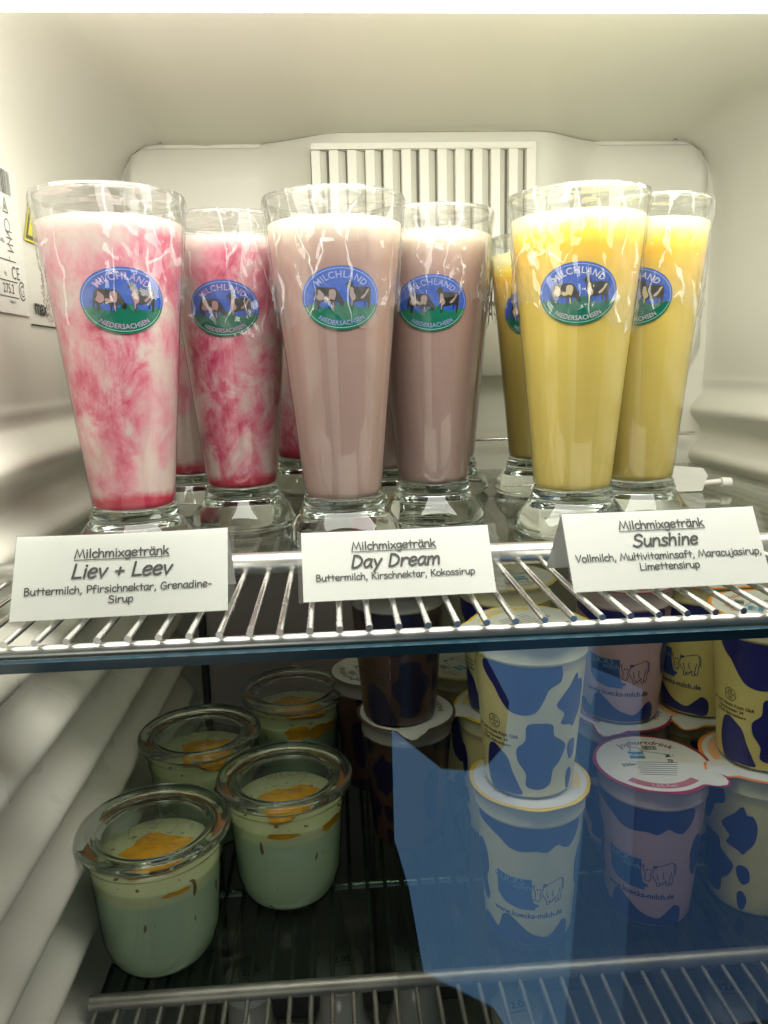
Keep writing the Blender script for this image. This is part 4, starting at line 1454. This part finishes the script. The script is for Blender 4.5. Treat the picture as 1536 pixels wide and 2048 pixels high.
make_cup('choc', 'brown cup at the back, its pale lid showing between the jars and the chocolate stack', 0.0340, 0.6320, ZL, face(.034, .632, 40), R(120))
make_cup('vanilla', 'cream cup at the back, yellowish lid showing between chocolate and front cream stacks', 0.1135, 0.6350, ZL, face(.1135, .635, 60), R(120))
make_cup('vanilla', 'cream cup close behind the front cream stack, mostly hidden by it', 0.1300, 0.5480, ZL, face(.13, .548, 60), R(-140))
make_cup('vanilla', 'cream cup stacked behind the front stack, its lid showing through the shelf wires', 0.1310, 0.5480, Z2, face(.131, .548, 160), R(-170))

# ------------------------------------------------------------------ dessert jars
JH = 0.0815
jar_glass = thin('jar_glass', (0.86, 0.92, 0.87), 0.05, 0.0, edge=(0.35, 0.46, 0.40))
lid_glass = solid_glass('jar_lid_glass', (0.95, 0.985, 0.965), 0.0, 1.45)
def rj(z):
    t = z / JH
    return 0.0335 + 0.0068 * t ** 0.8
mb = MB()
jp = [(0, 0.0006), (0.018, 0.0006), (0.0255, 0.0010), (0.0300, 0.0035), (0.0325, 0.0075), (0.0338, 0.0130)] + [(rj(z), z) for z in (0.018, 0.026, 0.034, 0.042, 0.05, 0.058, 0.064)] + [(0.0405, 0.067), (0.0405, 0.074), (0.0412, 0.0768), (0.0432, 0.0778), (0.0438, 0.0790), (0.0432, 0.0800), (0.0385, 0.0800)]
mb.lathe(jp, 80)
jar_me = mb.data('jar_glass', jar_glass)

def dessert_mat():
    m, nt, out = newmat('cream_dessert')
    tc = N(nt, 'ShaderNodeTexCoord')
    sx = N(nt, 'ShaderNodeSeparateXYZ')
    nt.links.new(tc.outputs['Object'], sx.inputs[0])
    mr = N(nt, 'ShaderNodeMapRange')
    mr.inputs['From Max'].default_value = 0.08
    nt.links.new(sx.outputs['Z'], mr.inputs['Value'])
    r = ramp(nt, [(0.0, (0.50, 0.58, 0.40)), (0.70, (0.51, 0.60, 0.43)), (0.735, (0.70, 0.69, 0.42)), (1.0, (0.72, 0.70, 0.40))])
    nt.links.new(mr.outputs[0], r.inputs[0])
    mp = N(nt, 'ShaderNodeMapping')
    mp.inputs['Rotation'].default_value = (0.3, 0.5, 0.2)
    mp.inputs['Scale'].default_value = (1.6, 1.6, 0.6)
    nt.links.new(tc.outputs['Object'], mp.inputs['Vector'])
    nz = N(nt, 'ShaderNodeTexNoise', Scale=95.0, Detail=1.0)
    nt.links.new(mp.outputs[0], nz.inputs['Vector'])
    th = N(nt, 'ShaderNodeMapRange')
    th.inputs['From Min'].default_value = 0.685
    th.inputs['From Max'].default_value = 0.72
    nt.links.new(nz.outputs['Fac'], th.inputs['Value'])
    mx = N(nt, 'ShaderNodeMix', data_type='RGBA')
    nt.links.new(th.outputs[0], mx.inputs[0])
    nt.links.new(r.outputs[0], mx.inputs[6])
    mx.inputs[7].default_value = (0.19, 0.11, 0.045, 1)
    b = N(nt, 'ShaderNodeBsdfPrincipled')
    b.inputs['Roughness'].default_value = 0.4
    b.inputs['Subsurface Weight'].default_value = 0.3
    b.inputs['Subsurface Radius'].default_value = (0.01, 0.01, 0.006)
    b.inputs['Subsurface Scale'].default_value = 1.0
    nt.links.new(mx.outputs[2], b.inputs['Base Color'])
    nt.links.new(b.outputs[0], out.inputs['Surface'])
    return m
mb = MB()
dp = [(0, 0.0022), (0.018, 0.0022), (0.0250, 0.0026), (0.0290, 0.0048), (0.0314, 0.0082), (0.0327, 0.0130)] + [(rj(z) - 0.0010, z) for z in (0.018, 0.026, 0.034, 0.042, 0.05, 0.058, 0.0645)] + [(0.0375, 0.0652), (0.025, 0.0648), (0, 0.0650)]
mb.lathe(dp, 80)
dessert_me = mb.data('cream_dessert', dessert_mat())

pulp = P('orange_fruit_pulp', (0.92, 0.40, 0.012), 0.2, sss=0.3, bump=(260, 0.6, 0.002), vary=(70, 0.25))
def topping(seed):
    ar = Art()
    pts = []
    for i in range(22):
        a = 2 * PI * i / 22
        r = 0.021 + 0.009 * noise.noise(Vector((math.cos(a) * 1.3, math.sin(a) * 1.3, seed * 1.9))) + 0.004 * noise.noise(Vector((math.cos(a) * 4, math.sin(a) * 4, seed)))
        pts.append((r * math.cos(a) * 1.1, r * math.sin(a) * 0.9 - 0.003))
    ar.poly(spline(pts, True, 3))
    def f(u, v, w):
        d = math.hypot(u, v)
        return Vector((u, v, 0.0662 + 0.0022 * max(0, 1 - (d / 0.026) ** 2) + 0.0008 * noise.noise(Vector((u * 160, v * 160, seed)))))
    return ar.mesh('fruit_topping', pulp, f, 0.002)

def smear(seed, a0, wa, zc, h):
    """fruit pressed against the inside of the glass under the lid"""
    ar = Art()
    pts = []
    for i in range(18):
        a = 2 * PI * i / 18
        k = 1 + 0.45 * noise.noise(Vector((math.cos(a) * 1.5, math.sin(a) * 1.5, seed)))
        pts.append((wa * math.cos(a) * k, h * math.sin(a) * k))
    ar.poly(spline(pts, True, 3))
    def f(u, v, w):
        a = a0 + u / 0.039
        z = zc + v
        r = (0.0400 if z > 0.0655 else rj(z)) - 0.00045
        return Vector((r * math.cos(a), r * math.sin(a), z))
    return ar.mesh('fruit_smear', pulp, f, 0.0025)

mb = MB()
lidp = [(0, 0.0030), (0.0300, 0.0030), (0.0325, 0.0012), (0.0345, 0.0000), (0.0370, 0.0008), (0.0385, 0.0034), (0.0440, 0.0036), (0.0458, 0.0046), (0.0464, 0.0066), (0.0456, 0.0090), (0.0432, 0.0100), (0.0400, 0.0094), (0.0372, 0.0078), (0.0340, 0.0066), (0.0310, 0.0068), (0, 0.0068)]
sp = spline(lidp, k=3)
mb.lathe([(max(0.0, a) if 0 < i < len(sp) - 1 else 0.0, b) for i, (a, b) in enumerate(sp)], 96)
jlid_me = mb.data('jar_lid', lid_glass)
fix_normals(jlid_me)
ar = Art()
emb = thin('embossed_glass', (0.82, 0.88, 0.82), 0.22, 0.12, haze=0.10, hazecol=(0.6, 0.65, 0.55))
ar.type('WECK', 0.0088, 0.0, 0.0, 0, bold=0.0002, space=1.1)
ar.ribbon(spline([(-.016, .004), (-.010, .011), (0, .0135), (.010, .011), (.016, .004), (.011, -.009), (0, -.0145), (-.011, -.009)], True, 5), 0.0008, 0, 2e-5, closed=True)
ar.type('RUNDRAND-GLAS', 0.0052, 0, 0, 0, 4e-5, arc=(0.0235, 1), bold=0.0001)
ar.type('100 mm', 0.0052, 0, 0, 0, 4e-5, arc=(0.0235, -1), bold=0.0001)
embo_me = ar.mesh('embossed_lettering', emb, lambda u, v, w: Vector((u, v, 0.0071 + w)), 0)
mb = MB()
vs, fs = [], []
n, q = 72, 8
for i in range(n):
    a = 2 * PI * i / n
    for j in range(q):
        b = 2 * PI * j / q
        r = 0.0405 + 0.0012 * math.cos(b)
        vs.append((r * math.cos(a), r * math.sin(a), 0.0012 * math.sin(b)))
for i in range(n):
    for j in range(q):
        fs.append((i * q + j, ((i + 1) % n) * q + j, ((i + 1) % n) * q + (j + 1) % q, i * q + (j + 1) % q))
mb.add(vs, fs)
seal_me = mb.data('sealing_ring', P('rubber_ring', (0.25, 0.085, 0.02), 0.5))

def jar(label, x, y, rz, lrz, seed, smears):
    x, y = P2(x, y)
    t = thing('dessert_jar', label, 'dessert jar', (x, y, ZL), rz, 'lidded dessert jars on the lower shelf')
    part('jar_glass', jar_me, t)
    part('cream_dessert', dessert_me, t)
    part('fruit_topping', topping(seed), t)
    for k, s in enumerate(smears):
        part('fruit_smear', smear(seed + k, *s), t)
    part('sealing_ring', seal_me, t, (0, 0, 0.0812))
    l = part('jar_lid', jlid_me, t, (0, 0, 0.0790), lrz)
    part('embossed_lettering', embo_me, l)
    return t
jar('foremost dessert jar, orange fruit under its glass lid, at the shelf edge', -0.1135, 0.4385, 0.0, R(70), 1, [(R(-60), 0.009, 0.0635, 0.0016)])
jar('second dessert jar from the front, orange fruit patches below its lid rim', -0.0360, 0.4885, 0.6, R(-20), 4, [(R(-70), 0.010, 0.0630, 0.0040), (R(-125), 0.012, 0.0650, 0.0022)])
jar('dessert jar behind the foremost one, close by the ribbed wall, orange fruit seen through lid', -0.1042, 0.5620, 1.4, R(140), 7, [(R(-120), 0.010, 0.0645, 0.0020)])
jar('rearmost dessert jar, dark orange fruit patches below its lid, by the chocolate cups', -0.0350, 0.6330, 2.3, R(220), 9, [(R(-185), 0.014, 0.0610, 0.0060), (R(-215), 0.012, 0.0630, 0.0060)])

# ------------------------------------------------------------------ bottles standing below the lower shelf
mb = MB()
mb.lathe([(0, 0), (0.030, 0), (0.032, 0.004), (0.032, 0.12), (0.028, 0.145), (0.018, 0.175), (0.0155, 0.205), (0, 0.206)], 40)
bot_me = mb.data('bottle_body', P('milk_bottle', (0.45, 0.44, 0.38), 0.2))
mb = MB()
mb.lathe([(0.0185, 0.203), (0.0188, 0.205), (0.0188, 0.217), (0.0178, 0.2190), (0, 0.2192)], 40)
cap_me = mb.data('bottle_cap', P('bottle_cap_plastic', (0.52, 0.51, 0.44), 0.4))
ar = Art()
ar.type('12.05', 0.0085, 0, 0, bold=0.0001)
ar.ribbon([(-.010, -.006), (.010, -.006)], 0.0005)
capt_me = ar.mesh('cap_print', M['ink'], lambda u, v, w: Vector((u, v, 0.2195 + w)), 0)
for lab, x, y, rz in (('capped bottle under the lower shelf, below the jars', -0.076, 0.533, 0.3), ('capped bottle under the lower shelf, below the gap between jars and cups', -0.004, 0.538, 0.1),
                      ('capped bottle under the lower shelf, behind the pale front cap', 0.057, 0.542, -0.2), ('capped bottle under the lower shelf with a pale round cap, below the cream cups', 0.125, 0.480, 0.1),
                      ('capped bottle under the lower shelf, below the yellow cups', 0.287, 0.479, -0.1)):
    t = thing('milk_bottle', lab, 'bottle', (*P2(x, y), -0.579), 0, 'capped bottles below the lower shelf')
    part('bottle_body', bot_me, t)
    c = part('bottle_cap', cap_me, t)
    part('cap_print', capt_me, c, rz=rz)

# ------------------------------------------------------------------ lower front pane and the added glow it mirrors
if GLASS_PANE:
    mb = MB()
    mb.box((0.0195, 0.3034, -0.62), (XR + 0.02, 0.3064, -0.0141))
    o = mb.build('glass_pane', [thin('coated_front_glass', (0.98, 0.99, 0.985), 0.12, 0.012), P('glass_edge', (0.012, 0.05, 0.075), 0.25, coat=0.3)])
    o.data.polygons[1].material_index = 1
    tag(o, 'clear glass pane before the stacked yoghurt cups, mirroring blue daylight', 'glass pane')

wn = thing('glow', 'added bright blue window behind the photographer, seen mirrored in the front glass', 'glow', (0, -1.05, 0))  # added glowing sheets, unseen source for the blue reflection
glow_main = emit('blue_glow_bright', (0.27, 0.58, 1.0), 0.70)
glow_dim = emit('blue_glow_dim', (0.20, 0.46, 1.0), 0.27)
mb = MB()
mb.add([(0.04, 0, -1.6), (0.53, 0, -1.6), (0.60, 0, -0.45), (0.04, 0, -0.45)], [(0, 3, 2, 1)], 0, False)
mb.build('pane', glow_main, wn)
mb = MB()
mb.add([(0.5305, 0, -1.6), (0.68, 0, -1.6), (0.70, 0, -0.66), (0.5905, 0, -0.60)], [(0, 3, 2, 1)], 0, False)
mb.build('pane', emit('blue_glow_mid', (0.24, 0.52, 1.0), 0.42), wn)  # weaker sheets make the mirrored blue fade in steps
mb = MB()
mb.add([(0.68, 0, -1.6), (1.2, 0, -1.6), (1.2, 0, -0.92), (0.70, 0, -0.84)], [(0, 3, 2, 1)], 0, False)
mb.build('pane', glow_dim, wn)
mb = MB()
mb.box((0.03, -0.03, -1.66), (1.25, 0.0, -1.601))
mb.box((0.03, -0.03, -0.449), (1.25, 0.0, -0.40))
mb.prism([(0.577, -0.45), (1.25, -0.45), (1.25, -0.918), (0.702, -0.838), (0.702, -0.658), (0.577, -0.598)], -0.03, 0.0)  # added dark border, trims the top of the mirrored blue
mb.build('frame', M['dark'], wn)
mb = MB()
cur = [(-0.25, -0.30), (0.292, -0.30), (0.292, -0.487), (0.378, -0.663), (0.367, -0.773), (0.33, -0.815), (0.283, -0.831), (0.219, -0.821), (0.139, -0.747), (0.106, -0.715), (0.079, -0.868), (0.105, -0.998), (0.138, -1.132), (0.17, -1.367), (0.343, -1.482), (0.43, -1.64), (-0.25, -1.64)]
mb.prism(cur, -1.035, -1.028)  # added dark outline, shapes the edge of the mirrored blue
o = mb.build('blocker', P('blocker_black', (0.02, 0.022, 0.024), 0.9))
tag(o, 'dark curtain added to shape the window behind the photographer', 'blocker')
